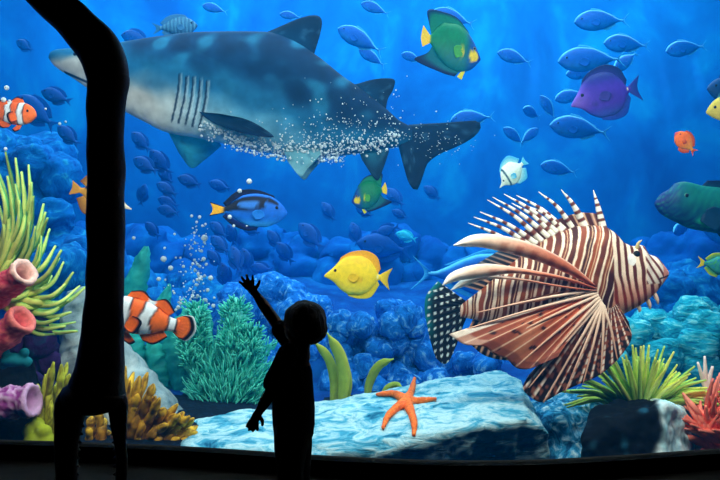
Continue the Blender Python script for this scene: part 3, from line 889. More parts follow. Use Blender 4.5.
def rib1(t, f):
    c = mix((190, 100, 70), (232, 200, 176), sstep(.25, .9, t)); c = mix(c, (250, 244, 232), sstep(.75, 1, t) * .7 + .5 * sstep(.6, .95, abs(f - .5) * 2))
    return mix(c, (150, 70, 50), .6 * (f > .45) * sstep(.9, .5, t) * ((t * 9) % 1 < .45))
ribbon([(586, 284), (560, 268), (530, 254), (500, 245), (470, 240.5), (446, 245)], [(0, 1.5), (.3, 6), (.65, 7.5), (.88, 5.5), (1, .4)], rib1, ysf, ysf - 30)
ribbon([(588, 287), (560, 278), (530, 272), (500, 268), (470, 269), (448, 274), (436.5, 282)], [(0, 1.2), (.35, 2.2), (.55, 3.2), (.75, 6.5), (.92, 4.6), (1, .4)], rib1, ysf, ysf - 26)
ribbon([(588, 289), (550, 284), (510, 277), (480, 275), (460, 279), (445, 287)], [(0, .8), (.5, 1.2), (.75, 1.8), (.9, 3.4), (1, .3)], rib1, ysf, ysf - 20)
def fanc(u, v, x, z):
    py = -z
    s = noise.noise(Vector((x * .13, py * .13, 4)))
    c = mix((190, 88, 54), (150, 74, 52), sstep(.2, .9, v)); c = mix(c, (206, 124, 88), sstep(.0, .4, noise.noise(Vector((x * .03, py * .03, 7)))))
    if s > .42: c = (54, 22, 20)
    if (u * 8) % 1 < .13: c = mix((244, 206, 176), c, .25)
    if u < .06: c = (244, 226, 210)
    if v > .9: c = mix(c, (226, 200, 180), .5) if u < .25 else mix(c, (90, 44, 36), .4)
    return c
mb = MB(); fin(mb, lm, P2([(584, 288), (583, 294), (588, 300)]), P2([(444, 329), (458, 338), (476, 340), (487, 348), (498, 352), (508, 361), (520, 362), (534, 356), (546, 350)]), fanc, 2.6, 130, 44, ysf, ysf - 16, rays=8, ripple=.5, wave=3)
mb.build('pectoral_fin', FINM, lion)
mb = MB(); fin(mb, lm, P2([(588, 290), (583, 285), (580, 284)]), P2([(470, 309), (500, 302), (520, 296)]), lambda u, v, x, z: (226, 150, 118) if (v * 14) % 1 < .5 else (110, 50, 38), 1.6, 40, 20, ysf + 2, ysf - 8, rays=3)
mb.build('pectoral_fin_edge', FINM, lion)
def fan2(u, v, x, z):
    q = (u * 13) % 1
    if q < .24: return (250, 226, 206) if (v * 9) % 1 < .7 else (190, 96, 66)
    d = mix((96, 44, 34), (30, 20, 24), sstep(.35, .95, v))
    return mix(d, (176, 96, 68), .7 * (noise.noise(Vector((x * .22, z * .22, 1))) > .18))
mb = MB(); fin(mb, lm, P2([(588, 300), (594, 306), (604, 306), (610, 302)]), P2([(521, 370), (516, 382), (524, 391), (535, 395), (552, 386), (570, 378), (588, 370), (603, 358), (614, 345), (620, 333), (617, 318)]), fan2, 2.6, 150, 40, ysf * .8, ysf - 6, rays=13, ripple=.5)
mb.build('pectoral_fan', FINM, lion)
RAYS = [((470, 309), 288), ((446, 329), 291), ((482, 342), 293), ((508, 360), 295), ((536, 356), 297), ((520, 380), 299), ((534, 394), 300), ((554, 385), 301), ((571, 377), 302), ((588, 368), 303), ((604, 354), 303)]
for (tx, ty), by in RAYS:
    mb = MB(); bx = 587 + (by - 288) * .5
    tube(mb, [lm(bx, -by, ysf - 2), lm((bx + tx) / 2, -(by + ty) / 2 + 2, ysf - 10), lm(tx, -ty, ysf - 13)], [1.7 * DL * K / F, 1.2 * DL * K / F, .5 * DL * K / F], lambda t, a: mix((244, 214, 190), (224, 160, 130), t), 6, 24)
    mb.build('fin_ray', SKIN, lion)
for bx, by, tx, ty in ((652, 294, 656, 304), (645, 300, 648, 309), (636, 306, 637, 312)):
    mb = MB(); tube(mb, [lm(bx, -by + 2, -3), lm((bx + tx) / 2 + 1, -(by + ty) / 2, -4), lm(tx, -ty, -4)], [2.4 * DL * K / F, 1.9 * DL * K / F, .4 * DL * K / F], lambda t, a: (244, 206, 180), 6, 12); mb.build('barbel', SKIN, lion)
mb = MB(); tube(mb, [lm(634, -248, -6), lm(635, -243, -8), lm(638, -240, -9)], [2 * DL * K / F, 1.4 * DL * K / F, .3 * DL * K / F], lambda t, a: (214, 190, 130), 6, 10); mb.build('brow_tentacle', SKIN, lion)
# ------------------------------------------------------------------ rocks
def hull_rock(name, label, pts, mat, voxel=.03, disp=((2.2, .06), (6, .03), (16, .012)), cat='rock', **kw):
    P = [W(*p) for p in pts]
    base = Vector((sum(p.x for p in P) / len(P), sum(p.y for p in P) / len(P), min(p.z for p in P)))
    o = blob(name, mat, hulls=[P], voxel=voxel, disp=disp, loc=base, smooth=3, **kw)
    return tag(o, label, cat)

SLAB = rock_mat('pale_teal_rock', [(14, 84, 120), (70, 158, 188), (182, 214, 220), (110, 182, 204), (36, 130, 166)], 5, .95, 1.0, [.32, .44, .56, .64, .74], 12, (.8, 1.2, 3), .8)
GREY = rock_mat('grey_rock', [(84, 104, 116), (150, 164, 168), (196, 200, 198)], 4, .9, .6, [.3, .5, .7], 10)
DARKR = rock_mat('dark_rock', [(4, 10, 16), (12, 30, 42), (44, 110, 130), (130, 190, 200)], 4.5, .85, .9, [.40, .56, .68, .8], 10, (1, 1, 1), 1.5)
BLUER = rock_mat('blue_rock', [(14, 70, 112), (50, 150, 196), (220, 240, 244)], 8, .9, 1.0, [.40, .52, .66], 10, (1, 1, 1), 1.4)
REEFB = rock_mat('blue_reef', [(4, 72, 166), (24, 122, 218), (150, 218, 246)], 9, .95, 1.0, [.36, .54, .72], 12, (1, 1, 1), 1.5)
DEEPB = rock_mat('deep_blue_reef', [(0, 66, 146), (4, 104, 184), (50, 170, 214)], 4, .95, 1.0, [.36, .54, .72], 12, (1, 1, 1), 1.5)
TEALR = rock_mat('teal_reef', [(8, 104, 144), (30, 170, 196), (150, 232, 234)], 6, .95, 1.0, [.36, .52, .68], 12, (.8, 1, 2.4), 1.4)

hull_rock('slab_rock', 'broad pale teal slab of rock under the starfish along the bottom', [
    (180, 424, 4.15), (250, 414, 4.3), (320, 403, 4.4), (420, 386, 4.5), (470, 375, 4.5), (500, 369, 4.5), (522, 378, 4.3), (552, 434, 3.72),
    (182, 452, 3.62), (300, 458, 3.5), (388, 452, 3.5), (430, 433, 3.54), (526, 419, 3.62),
    (180, 470, 3.66), (300, 482, 3.54), (392, 494, 3.62), (430, 494, 3.9), (556, 494, 3.9), (552, 484, 4.4), (196, 456, 4.4)], SLAB, .02, ((1.6, .04), (5, .022), (14, .012), (40, .005)))
hull_rock('sloping_rock', 'pale grey sloping rock behind the yellow finger coral and claw arm', [
    (66, 292, 4.7), (86, 288, 4.7), (122, 338, 4.6), (162, 384, 4.5), (200, 424, 4.35), (186, 446, 4.1), (62, 330, 4.5), (62, 452, 4.35), (120, 446, 4.0), (80, 300, 5.2), (200, 446, 4.7), (60, 446, 4.9)], GREY, .026)
hull_rock('boulder', 'blue and white mottled boulder between the slab rock and the dark rock', [
    (530, 400, 4.4), (556, 391, 4.4), (580, 389, 4.4), (602, 400, 4.3), (606, 430, 4.1), (526, 430, 4.2), (545, 416, 4.1), (598, 484, 3.98), (540, 486, 3.98), (600, 466, 4.6), (530, 466, 4.6)], BLUER, .02, ((3, .05), (8, .04), (20, .016)))
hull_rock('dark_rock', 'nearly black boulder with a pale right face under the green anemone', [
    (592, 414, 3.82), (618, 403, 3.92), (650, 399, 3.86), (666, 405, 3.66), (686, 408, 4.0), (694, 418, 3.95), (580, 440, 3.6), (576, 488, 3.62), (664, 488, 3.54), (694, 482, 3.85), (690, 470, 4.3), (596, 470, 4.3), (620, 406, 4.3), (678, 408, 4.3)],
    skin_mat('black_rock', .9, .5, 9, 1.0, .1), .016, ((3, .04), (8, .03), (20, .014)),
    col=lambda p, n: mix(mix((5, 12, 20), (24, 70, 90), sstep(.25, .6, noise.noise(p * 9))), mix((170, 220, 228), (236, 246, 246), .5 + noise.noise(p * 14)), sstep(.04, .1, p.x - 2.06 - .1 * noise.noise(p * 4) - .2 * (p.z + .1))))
hull_rock('dark_ledge', 'black rock ledge at the lower left under the tube sponges', [
    (-40, 352, 4.1), (34, 356, 4.15), (50, 392, 4.05), (52, 440, 3.9), (-40, 450, 3.85), (20, 452, 3.8), (52, 452, 4.1), (-40, 440, 4.4), (44, 440, 4.3)],
    rock_mat('ledge_rock', [(4, 8, 14), (10, 22, 32), (16, 60, 80)], 5, .85, .8, [.42, .6, .76], 10), .024)

def reef(name, label, balls, mat, voxel=.035, disp=((3, .09), (7, .06), (16, .03)), ridged=.5, cat='reef'):
    P = [W(*b[:3]) for b in balls]
    base = Vector((sum(p.x for p in P) / len(P), sum(p.y for p in P) / len(P), min(p.z for p in P)))
    return tag(blob(name, mat, balls=balls, voxel=voxel, disp=disp, loc=base, smooth=1, ridged=ridged), label, cat)

r2 = random.Random(3)
def mound(outline, D, n, rad, base=None, spread=.5):
    """lobes packed under an outline top line [(px, py)...] down to base py"""
    out = []
    for _ in range(n):
        x = r2.uniform(outline[0][0], outline[-1][0]); t = interp(outline, x)
        r = r2.uniform(*rad); y = t + r * .8 + (r2.random() ** 1.2) * max(0, (base or 420) - t - r)
        out.append((x, y, D + r2.uniform(-spread, spread) * .5 - (y - t) * .003, r))
    return out

reef('blue_coral_mound', 'deep blue lobed coral mound between the yellow tang and the starfish', mound([(330, 340), (345, 312), (362, 300), (380, 295), (400, 302), (416, 318), (432, 350), (440, 370)], 5.4, 90, (6, 11), 420), REEFB, .024, ((4, .06), (9, .06), (20, .03)), .6, 'coral')
reef('blue_coral_mound', 'low blue lobed coral behind the lionfish tail and slab rock', mound([(428, 372), (450, 358), (480, 352), (510, 362), (530, 378)], 5.2, 50, (6, 10), 420), REEFB, .024, ((4, .06), (9, .06), (20, .03)), .6, 'coral')
reef('blue_reef', 'blue rocky reef behind the person', mound([(225, 300), (260, 282), (300, 290), (335, 320)], 6.1, 44, (12, 22), 420), REEFB, .036, ((2.5, .12), (6, .1), (14, .05)), .6)
reef('dark_reef', 'dark blue reef hump between the claw arm and the left anemone', mound([(34, 250), (60, 236), (90, 244), (128, 262), (160, 282)], 6.0, 50, (11, 20), 420), DEEPB, .036, ((2.5, .12), (6, .1), (14, .05)), .6)
reef('dark_reef', 'rounded dark blue reef behind the small clownfish and anemone tips', mound([(-40, 136), (-10, 132), (20, 142), (45, 140), (58, 146), (64, 170)], 6.9, 40, (12, 20), 260), DEEPB, .036, ((2.5, .12), (6, .09), (14, .05)), .6)
reef('teal_reef', 'pale teal reef slope at the right behind the green anemone', mound([(596, 345), (618, 322), (650, 306), (690, 300), (730, 306), (780, 310)], 5.4, 60, (9, 16), 420), TEALR, .026, ((3, .08), (8, .06), (18, .03)), .6)
reef('dark_reef', 'shadowy deep blue reef below the pale fish at the right edge', mound([(632, 296), (650, 284), (680, 268), (720, 262), (790, 250)], 6.7, 44, (12, 22), 420), DEEPB, .04, ((2.5, .12), (6, .09), (14, .05)), .6)
reef('blue_reef', 'distant blue reef low in the middle behind the raised hand', mound([(120, 300), (160, 270), (200, 262), (230, 280), (262, 300)], 7.0, 44, (12, 20), 400), DEEPB, .04, ((2.5, .12), (6, .09), (14, .05)), .6)
reef('blue_reef', 'faint blue reef in the distance behind the lionfish', mound([(420, 330), (470, 300), (520, 310), (560, 320), (586, 330)], 7.2, 44, (12, 22), 420), DEEPB, .04, ((2.5, .12), (6, .09), (14, .05)), .6)

FARR = rock_mat('far_reef', [(0, 62, 148), (0, 80, 166), (6, 108, 184)], 2.5, .95, .5, [.34, .54, .74], 8)
reef('far_reef', 'far hazy blue reef line along the bottom of the open water', mound([(-36, 232), (40, 240), (120, 226), (190, 248), (260, 232), (330, 244), (400, 226), (450, 250), (520, 236), (600, 252), (680, 236), (756, 244)], 7.95, 150, (12, 24), 300), FARR, .05, ((1.5, .2), (4, .14), (10, .06)), .5)

# ------------------------------------------------------------------ corals, sponges, anemones
def in_px(root_loc, p): return p - root_loc

def anemone(name, label, base, D, tents, rad, cols, cat='anemone', colm=SOFT, bcol=(40, 90, 60), base_r=(14, 7), pname='tentacle', seg=8):
    """base px; tents: list of (list of (px, py, dD)); one mesh per tentacle"""
    L = W(base[0], base[1], D); root = thing(name, label, cat, L)
    s = D * K / F
    mb = MB(); ball(mb, (0, 0, 0), base_r[0] * s, lambda d: bcol, 12, (1, 1, base_r[1] / base_r[0])); mb.build('base', colm, root)
    for k, t in enumerate(tents):
        pts = [W(x, y, D + d) - L for x, y, d in t]
        mb = MB(); c0, c1, c2 = cols(k)
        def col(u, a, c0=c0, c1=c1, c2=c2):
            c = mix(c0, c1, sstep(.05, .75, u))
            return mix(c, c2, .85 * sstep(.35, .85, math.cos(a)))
        rr = rad * r2.uniform(.8, 1.15) * s
        tube(mb, pts, [rr * 1.15, rr, rr * .8, rr * .35], col, seg, 22)
        mb.build(pname, colm, root)
    return root

# left: long green and yellow tentacles
T = []
ends = [(6, 152), (16, 158), (29, 165), (32, 182), (22, 172), (44, 204), (34, 196), (46, 212), (48, 218), (30, 222), (50, 229), (40, 244), (62, 250), (56, 246), (60, 258), (74, 272), (80, 286), (86, 287), (70, 300), (78, 331), (76, 322), (60, 318), (64, 305), (-6, 160), (2, 190), (-14, 180), (12, 200), (20, 215), (40, 262), (52, 276), (24, 236), (10, 230), (46, 300), (56, 334), (-2, 176), (8, 176), (16, 184), (24, 196), (28, 210), (36, 226), (20, 200), (42, 236), (54, 266), (66, 284), (64, 262), (10, 212), (0, 206), (30, 250), (36, 280), (72, 312), (66, 326)]
for k, (ex, ey) in enumerate(ends):
    bx, by = r2.uniform(-22, -4), r2.uniform(282, 304)
    if ey > 260: bx, by = r2.uniform(-6, 14), r2.uniform(294, 306)
    dx, dy = ex - bx, ey - by; Ln = math.hypot(dx, dy)
    bow = -.16 if ey > 235 else -.10
    nx, ny = -dy * bow, dx * bow
    q = lambda f, g: (bx + dx * f - nx * g, by + dy * f - ny * g, r2.uniform(-.1, .1) - f * .1)
    T.append([(bx, by, 0), q(.35, .7), q(.7, 1), (ex, ey, r2.uniform(-.2, .1))])
anemone('sea_anemone', 'tall green and yellow sea anemone with long tentacles at the left edge', (-12, 296), 4.4, T, 3.2,
        lambda k: ((226, 222, 70), (70, 176, 96), (255, 244, 120)) if k % 3 else ((180, 196, 70), (40, 146, 96), (240, 236, 110)), bcol=(110, 120, 60), base_r=(26, 16))
# right: bushy yellow green
T = []
for k in range(99):
    uu = k / 98 * 2 - 1; a = math.radians(-90 + 82 * math.copysign(abs(uu) ** 1.25, uu) + r2.uniform(-4, 4)); Ln = r2.uniform(42, 70) * (1 - .12 * abs(math.cos(a))) + (12 if abs(math.cos(a)) > .8 else 4)
    bx = 640 + 22 * math.cos(a) * r2.random(); by = 411 - 3 * r2.random(); dd = r2.uniform(-.26, .16)
    ex, ey = bx + Ln * math.cos(a), by + Ln * math.sin(a) * .96 + 2
    drop = 8 * abs(math.cos(a)) ** 2
    mx_, my_ = (bx + ex) / 2, (by + ey) / 2 - drop * .8
    T.append([(bx, by, dd * .3), (mx_, my_, dd * .7), (ex, ey + drop * .5, dd)])
anemone('sea_anemone', 'bushy yellow green sea anemone growing on the dark rock at the right', (640, 412), 4.15, T, 2.5,
        lambda k: [((80, 160, 60), (236, 240, 70), (255, 252, 150)), ((60, 150, 70), (190, 226, 80), (250, 250, 130)), ((34, 120, 84), (120, 200, 96), (226, 240, 110))][k % 3], bcol=(30, 70, 50), base_r=(22, 8))
# right edge: coral red
T = []
for k in range(95):
    a = math.radians(-168 + 150 * (k / 94) + r2.uniform(-4, 4)); Ln = r2.uniform(36, 66)
    bx, by = 726 + r2.uniform(-20, 20), 450 - r2.random() * 16
    ex, ey = bx + Ln * .75 * math.cos(a), by + Ln * math.sin(a)
    T.append([(bx, by, 0), ((bx + ex) / 2 - 3, (by + ey) / 2 - 4, -.1), (ex, ey, r2.uniform(-.2, .1))])
for ex, ey in ((697, 362), (704, 356), (712, 366), (701, 372)): T.append([(712, 420, .1), (706, 392, .1), (ex, ey, .1)])
anemone('red_anemone', 'coral red sea anemone at the lower right edge beside the dark rock', (724, 456), 3.95, T, 3.4,
        lambda k: ((206, 50, 44), (246, 104, 84), (255, 150, 126)) if k < 95 else ((230, 120, 110), (250, 214, 205), (255, 236, 228)), bcol=(190, 50, 46), base_r=(24, 8))

# finger corals: knobbly upright fingers
def fingers(name, label, specs, D, rad, c0, c1, base, bcol):
    L = W(base[0], base[1], D); root = thing(name, label, 'coral', L); s = D * K / F
    mb = MB(); ball(mb, (0, 0, 0), base[2] * s, lambda d: bcol, 12, (1, .7, .35)); mb.build('base', CORAL, root)
    for k, pts in enumerate(specs):
        P = [W(x, y, D + d) - L for x, y, d in pts]
        mb = MB(); rr = rad * r2.uniform(.85, 1.2) * s; sd = r2.random() * 9
        n = 26
        def col(u, a): return mix(mix(c0, c1, sstep(.1, .9, u)), bcol, .55 * (noise.noise(Vector((u * 9, math.cos(a) * 1.6, sd + math.sin(a)))) > .12))
        radii = [rr * (1.05 - .25 * i / 9) * (1 + .16 * math.sin(i * 2.4 + sd)) for i in range(10)] + [rr * .25]
        tube(mb, P, radii, col, 10, n)
        mb.build('finger', CORAL, root)
    return root
sp = []
for ex, ey in ((34, 412), (40, 398), (46, 374), (50, 368), (54, 362), (58, 382), (62, 364), (68, 362), (70, 374), (38, 384), (44, 404), (64, 396), (52, 400), (76, 382)):
    bx = 46 + (ex - 52) * .45; sp.append([(bx, 442, 0), ((bx + ex) / 2 + r2.uniform(-3, 3), (442 + ey) / 2, r2.uniform(-.05, .05)), (ex, ey, r2.uniform(-.08, .08))])
fingers('finger_coral', 'greenish yellow upright finger coral left of the claw arm', sp, 3.92, 3.4, (150, 140, 30), (206, 206, 60), (52, 443, 20), (96, 84, 20))
sp = []
tips = [(92, 416), (98, 408), (104, 418), (90, 428), (108, 430), (100, 430),
        (126, 372), (132, 386), (140, 376), (148, 372), (154, 384), (144, 398), (160, 398), (150, 408), (136, 404), (128, 400), (165, 408), (158, 416), (172, 408), (178, 404), (184, 412), (190, 416), (176, 420), (192, 426), (198, 432), (186, 432), (168, 424), (146, 420), (132, 420), (124, 416), (200, 440), (180, 438), (160, 434), (140, 436), (130, 380), (136, 394), (142, 388), (150, 388), (156, 396), (146, 408), (164, 416), (154, 424), (172, 430), (182, 424), (124, 390), (128, 430), (150, 436), (168, 438), (190, 440), (138, 428), (176, 414), (158, 406), (194, 418), (186, 424), (180, 414), (198, 426), (172, 420), (164, 428), (192, 438), (174, 438), (134, 372), (126, 366), (138, 394), (152, 392)]
for ex, ey in tips:
    bx = 120 + (ex - 130) * .72; by = 448
    sp.append([(bx, by, 0), (bx + (ex - bx) * .3 + r2.uniform(-4, 4), by + (ey - by) * .5, r2.uniform(-.08, .02)), (ex, ey, r2.uniform(-.14, .1))])
fingers('finger_coral', 'golden brown finger coral in front of the sloping grey rock', sp, 3.92, 4.5, (150, 92, 16), (224, 172, 44), (142, 456, 44), (84, 52, 14))
tag(blob('lump_coral', plain_mat('lime_coral', (176, 186, 40), .8, .2), balls=[(30, 430, 3.85, 8), (38, 424, 3.87, 8), (44, 432, 3.84, 8), (34, 440, 3.83, 9), (46, 441, 3.84, 9)], voxel=.012, disp=((10, .012),), loc=W(37, 446, 3.85)), 'small lime yellow lump coral at the foot of the greenish finger coral', 'coral')

# tube sponges
def sponge(name, label, pts, D, r, c0, c1, rim, hollow=True, bumps=.1, hole=(120, 30, 40)):
    L = W(pts[0][0], pts[0][1], D); root = thing(name, label, 'sponge', L); s = D * K / F
    P = [W(x, y, D + d) - L for x, y, d in pts]
    Q = resample(P, 40); mb = MB(); rows, cols = [], []
    ax = (Q[-1] - Q[-3]).normalized()
    prof = [(q, 1 + .08 * math.sin(i * .7)) for i, q in enumerate(Q)]
    if hollow: prof += [(Q[-1] + ax * r * s * .05, .86), (Q[-1] - ax * r * s * .15, .66), (Q[-1] - ax * r * s * 1.4, .58)]
    else: prof += [(Q[-1] + ax * r * s * .45, .75), (Q[-1] + ax * r * s * .7, .3)]
    up = Vector((0, -1, 0)); n = 36
    for i, (q, f) in enumerate(prof):
        d = ax if i > 37 else (Q[min(i + 1, 39)] - Q[max(i - 1, 0)]).normalized()
        up = (up - d * up.dot(d)).normalized(); sd = d.cross(up); rg, cc = [], []
        for j in range(n):
            a = 2 * PI * j / n
            nv = noise.noise(Vector((i * .35, math.cos(a) * 2.2, math.sin(a) * 2.2 + pts[0][1])))
            n3 = noise.noise(Vector((i * .9, math.cos(a) * 5, math.sin(a) * 5 + pts[0][0])))
            rg.append(q + (up * math.cos(a) + sd * math.sin(a)) * r * s * f * (1 + (bumps * nv + bumps * n3 if i < 40 else 0)))
            c = mix(c0, c1, sstep(-.35, .4, n3 + .5 * nv))
            if i >= 38: c = rim
            if i >= 42: c = hole
            cc.append(c)
        rows.append(rg); cols.append(cc)
    mb.grid(rows, cols); mb.build('tube', CORAL, root)
    return root
sponge('tube_sponge', 'upper coral pink tube sponge with an open mouth at the left edge', [(-34, 322, .1), (-4, 296, 0), (26, 271, -.1)], 4.0, 13, (196, 40, 70), (236, 110, 110), (250, 196, 180))
sponge('tube_sponge', 'lower coral red tube sponge under the open one at the left edge', [(-40, 372, .1), (-6, 344, 0), (24, 318, -.06)], 3.95, 14, (190, 50, 80), (240, 120, 110), (236, 120, 110), True, .1, (200, 70, 90))
sponge('purple_sponge', 'thick purple and white sponge lying level at the lower left', [(-40, 410, .1), (0, 404, 0), (34, 400, -.02)], 3.82, 16, (150, 50, 136), (226, 180, 214), (214, 164, 204), True, .16, (206, 140, 190))
reef('purple_reef', 'dark purple encrusted rock behind the tube sponges', mound([(-30, 330), (10, 322), (34, 318), (48, 336), (54, 350)], 4.6, 30, (8, 14), 400), rock_mat('purple_rock', [(20, 12, 50), (60, 24, 90), (20, 70, 100)], 6, .9, .7), .02, ((5, .05), (11, .05), (22, .025)), .5)
tag(blob('teal_lump', plain_mat('teal_lump', (20, 120, 130), .7, .2), balls=[(14, 360, 3.95, 9, (1.4, 1, .8)), (5, 352, 3.95, 5), (25, 352, 3.95, 5), (4, 364, 3.96, 5), (27, 362, 3.96, 5)], voxel=.01, disp=((12, .01),), loc=W(14, 366, 3.95)), 'small teal lumpy coral on the black ledge below the tube sponges', 'coral')

# teal soft corals
def soft_coral(name, label, lobes, tufts, D, base, pal):
    L = W(base[0], base[1], D); root = thing(name, label, 'coral', L); s = D * K / F
    for pts, r in lobes:
        P = [W(x, y, D + d) - L for x, y, d in pts]
        mb = MB(); sd = r2.random() * 20
        tube(mb, P, [r * .7 * s, r * .95 * s, r * s, r * 1.02 * s, r * .8 * s, r * .2 * s], lambda u, a: mix(pal[0], pal[1], sstep(.2, 1, u) * .7 + .4 * noise.noise(Vector((u * 9, math.cos(a) * 2 + sd, math.sin(a) * 2)))), 18, 34)
        for i, v in enumerate(mb.v):
            mb.v[i] = v + Vector((noise.noise(v * 22), noise.noise(v * 22 + Vector((9, 0, 0))), noise.noise(v * 22 + Vector((0, 9, 0))))) * r * s * .3
        mb.build('lobe', SOFT, root)
    if tufts:
        mb = MB()
        for (bx, by, a, Ln, d) in tufts:
            ca, sa = math.cos(a), math.sin(a); n = r2.uniform(-.25, .25)
            P = [W(bx, by, D + d * .5) - L, W(bx + ca * Ln * .5 - sa * n * Ln * .4, by + sa * Ln * .5 + ca * n * Ln * .4, D + d) - L, W(bx + ca * Ln, by + sa * Ln, D + d * 1.1) - L]
            cc = mix(pal[0], pal[2], r2.random())
            tube(mb, P, [1.0 * s, .9 * s, .35 * s], lambda u, aa: mix(cc, pal[1], u * .6), 5, 7)
        o = mb.build('feathery_polyps', SOFT, root); o['kind'] = 'stuff'
    return root
PAL = ((24, 160, 150), (130, 240, 208), (50, 212, 188))
tuf = []
for k in range(1700):
    px_ = r2.gauss(226, 24); py_ = 416 - abs(r2.gauss(0, 36))
    if not (194 < px_ < 274 and py_ > 340): continue
    a = math.atan2(py_ - 440, (px_ - 224) * 1.2) + r2.gauss(0, .3)
    tuf.append((px_, py_, a, r2.uniform(9, 20), r2.uniform(-.1, .2)))
for (x0, y0, x1, y1, w_) in ((200, 345, 196, 304, 10), (233, 350, 235, 300, 14), (246, 360, 253, 328, 10), (192, 366, 185, 334, 8)):
    for k in range(170):
        t = r2.random(); sx = r2.uniform(-1, 1)
        tuf.append((x0 + (x1 - x0) * t + sx * w_ * .9, y0 + (y1 - y0) * t, math.radians(-90 + sx * 62 + r2.gauss(0, 18)), r2.uniform(5, 9), r2.uniform(-.12, .02)))
soft_coral('feather_coral', 'bushy sea green soft coral left of the person', [
    ([(216, 420, .1), (212, 370, .1), (200, 330, .12), (196, 304, .12)], 11), ([(224, 420, .1), (232, 360, .1), (236, 322, .1), (234, 298, .1)], 15),
    ([(230, 420, .1), (246, 370, .1), (254, 340, .1), (252, 326, .1)], 11), ([(212, 420, .1), (204, 385, .12), (190, 356, .12), (184, 330, .12)], 9), ([(236, 420, .1), (256, 390, .1), (266, 372, .1)], 9)], tuf, 4.75, (222, 430), PAL)
soft_coral('sponge_frond', 'pointed pale teal frond rising right of the claw arm above the large clownfish', [([(126, 350, 0), (130, 310, 0), (140, 272, 0), (147, 246, 0)], 11), ([(158, 352, 0), (160, 318, 0), (168, 290, 0), (170, 284, 0)], 7)], None, 5.3, (140, 356), ((16, 146, 150), (70, 216, 194), (20, 170, 160)))
soft_coral('leather_coral', 'teal green fleshy coral behind the large clownfish tail', [([(186, 400, 0), (178, 360, 0), (176, 334, 0), (186, 312, 0)], 12), ([(164, 400, 0), (158, 360, 0), (150, 338, 0)], 12), ([(196, 400, 0), (194, 360, 0), (206, 330, 0), (208, 312, 0)], 10), ([(140, 380, 0), (136, 350, 0), (130, 330, 0)], 10)], None, 5.05, (176, 404), ((12, 130, 134), (60, 200, 174), (20, 150, 150)))

# kelp blades
def blades(name, label, specs, D, base):
    L = W(base[0], base[1], D); root = thing(name, label, 'seaweed', L); s = D * K / F
    for pts, wid in specs:
        C_ = resample([(x, y, d) for x, y, d in pts], 30); rows, cols = [], []
        for i, q in enumerate(C_):
            t = i / 29; d = (C_[min(i + 1, 29)] - C_[max(i - 1, 0)]); d.z = 0; d.normalize(); nr = Vector((-d.y, d.x, 0))
            wd = wid * (.75 + .4 * math.sin(t * PI)) * (1 - sstep(.8, 1, t) * .85); rg, cc = [], []
            for f, sd in [(j / 5 * 2 - 1, -1) for j in range(6)] + [(1 - j / 5 * 2, 1) for j in range(6)]:
                p = q + nr * wd * f
                rg.append(W(p.x, p.y, D + q.z) - L + Vector((0, (sd * .5 + 2.6 * abs(f)) * s, 0)))
                cc.append(mix((90, 130, 24), (206, 206, 70), .25 + .75 * abs(abs(f) - .3) ** .5 * (1 if f * sd < .4 else .4)))
            rows.append(rg); cols.append(cc)
        mb = MB(); mb.grid(rows, cols); mb.build('blade', SOFT, root)
    return root
blades('seaweed', 'tall yellow green strap seaweed just right of the person', [
    ([(333, 406, 0), (334, 380, 0), (328, 358, -.05), (313, 341, -.1)], 4.2), ([(341, 406, -.05), (344, 380, -.05), (340, 356, -.08), (327, 333, -.12)], 5.4), ([(346, 404, .05), (349, 384, .05), (345, 362, .05), (340, 350, .05)], 3)], 4.5, (340, 408))
blades('seaweed', 'short curved green seaweed between the tall seaweed and the starfish', [
    ([(367, 398, 0), (370, 382, 0), (379, 366, -.05), (394, 359, -.1)], 4), ([(382, 396, 0), (388, 388, 0), (396, 385, 0), (403, 388, -.05)], 2.8)], 4.55, (374, 400))

# starfish lying on the slab, traced onto its sloping top
SD = 4.12
star_c = (407, 404); arms = [[(412, 392), (415, 380)], [(396, 396.5), (385, 396), (376, 397)], [(420, 403), (437, 401)], [(396, 411), (388, 419), (383, 431)], [(411, 414), (414.5, 426), (414, 438)]]
# ------------------------------------------------------------------ starfish on the slab
from mathutils.bvhtree import BVHTree
slab = bpy.data.objects['slab_rock']
bpy.context.view_layer.update()
bvh = BVHTree.FromPolygons([slab.location + v.co for v in slab.data.vertices], [tuple(p.vertices) for p in slab.data.polygons])
EYE = Vector((0, CY, CZ))
def hit(px, py):
    d = (W0(px, py, 1) - EYE).normalized()
    return bvh.ray_cast(EYE, d)[0]
hs = [hit(385, 408), hit(436, 402), hit(408, 428)]
pn = (hs[1] - hs[0]).cross(hs[2] - hs[0]).normalized()
if pn.z < 0: pn = -pn
def on_plane(px, py):
    d = (W0(px, py, 1) - EYE).normalized()
    h = hit(px, py)
    p = EYE + d * ((hs[0] - EYE).dot(pn) / d.dot(pn))
    return p if h is None or (h - p).length > .12 else h
sc0 = on_plane(*star_c); s = (sc0 - EYE).length / F
bm = bmesh.new()
def add_mb(bm, mb):
    b = [bm.verts.new(v) for v in mb.v]
    for f in mb.f: bm.faces.new([b[i] for i in f])
lift = pn * 3 * s
for ar in arms:
    mb = MB(); tube(mb, [sc0 + lift] + [on_plane(*p) + lift * .8 for p in ar], [5.6 * s, 3.9 * s, 3.0 * s, 1.6 * s], lambda t, a: (0, 0, 0), 14, 24); add_mb(bm, mb)
mb = MB(); ball(mb, sc0 + lift * 1.1, 6.2 * s, lambda d: (0, 0, 0), 12, (1, 1, .6)); add_mb(bm, mb)
def starcol(p, n):
    q = noise.noise(p * 60)
    return mix((236, 88, 22), (250, 134, 50), .5 + .8 * q)
tag(remesh('starfish', bm, CORAL, .008, ((60, .004),), None, sc0, 2, 0, starcol), 'orange five armed starfish lying on the pale slab rock', 'starfish')

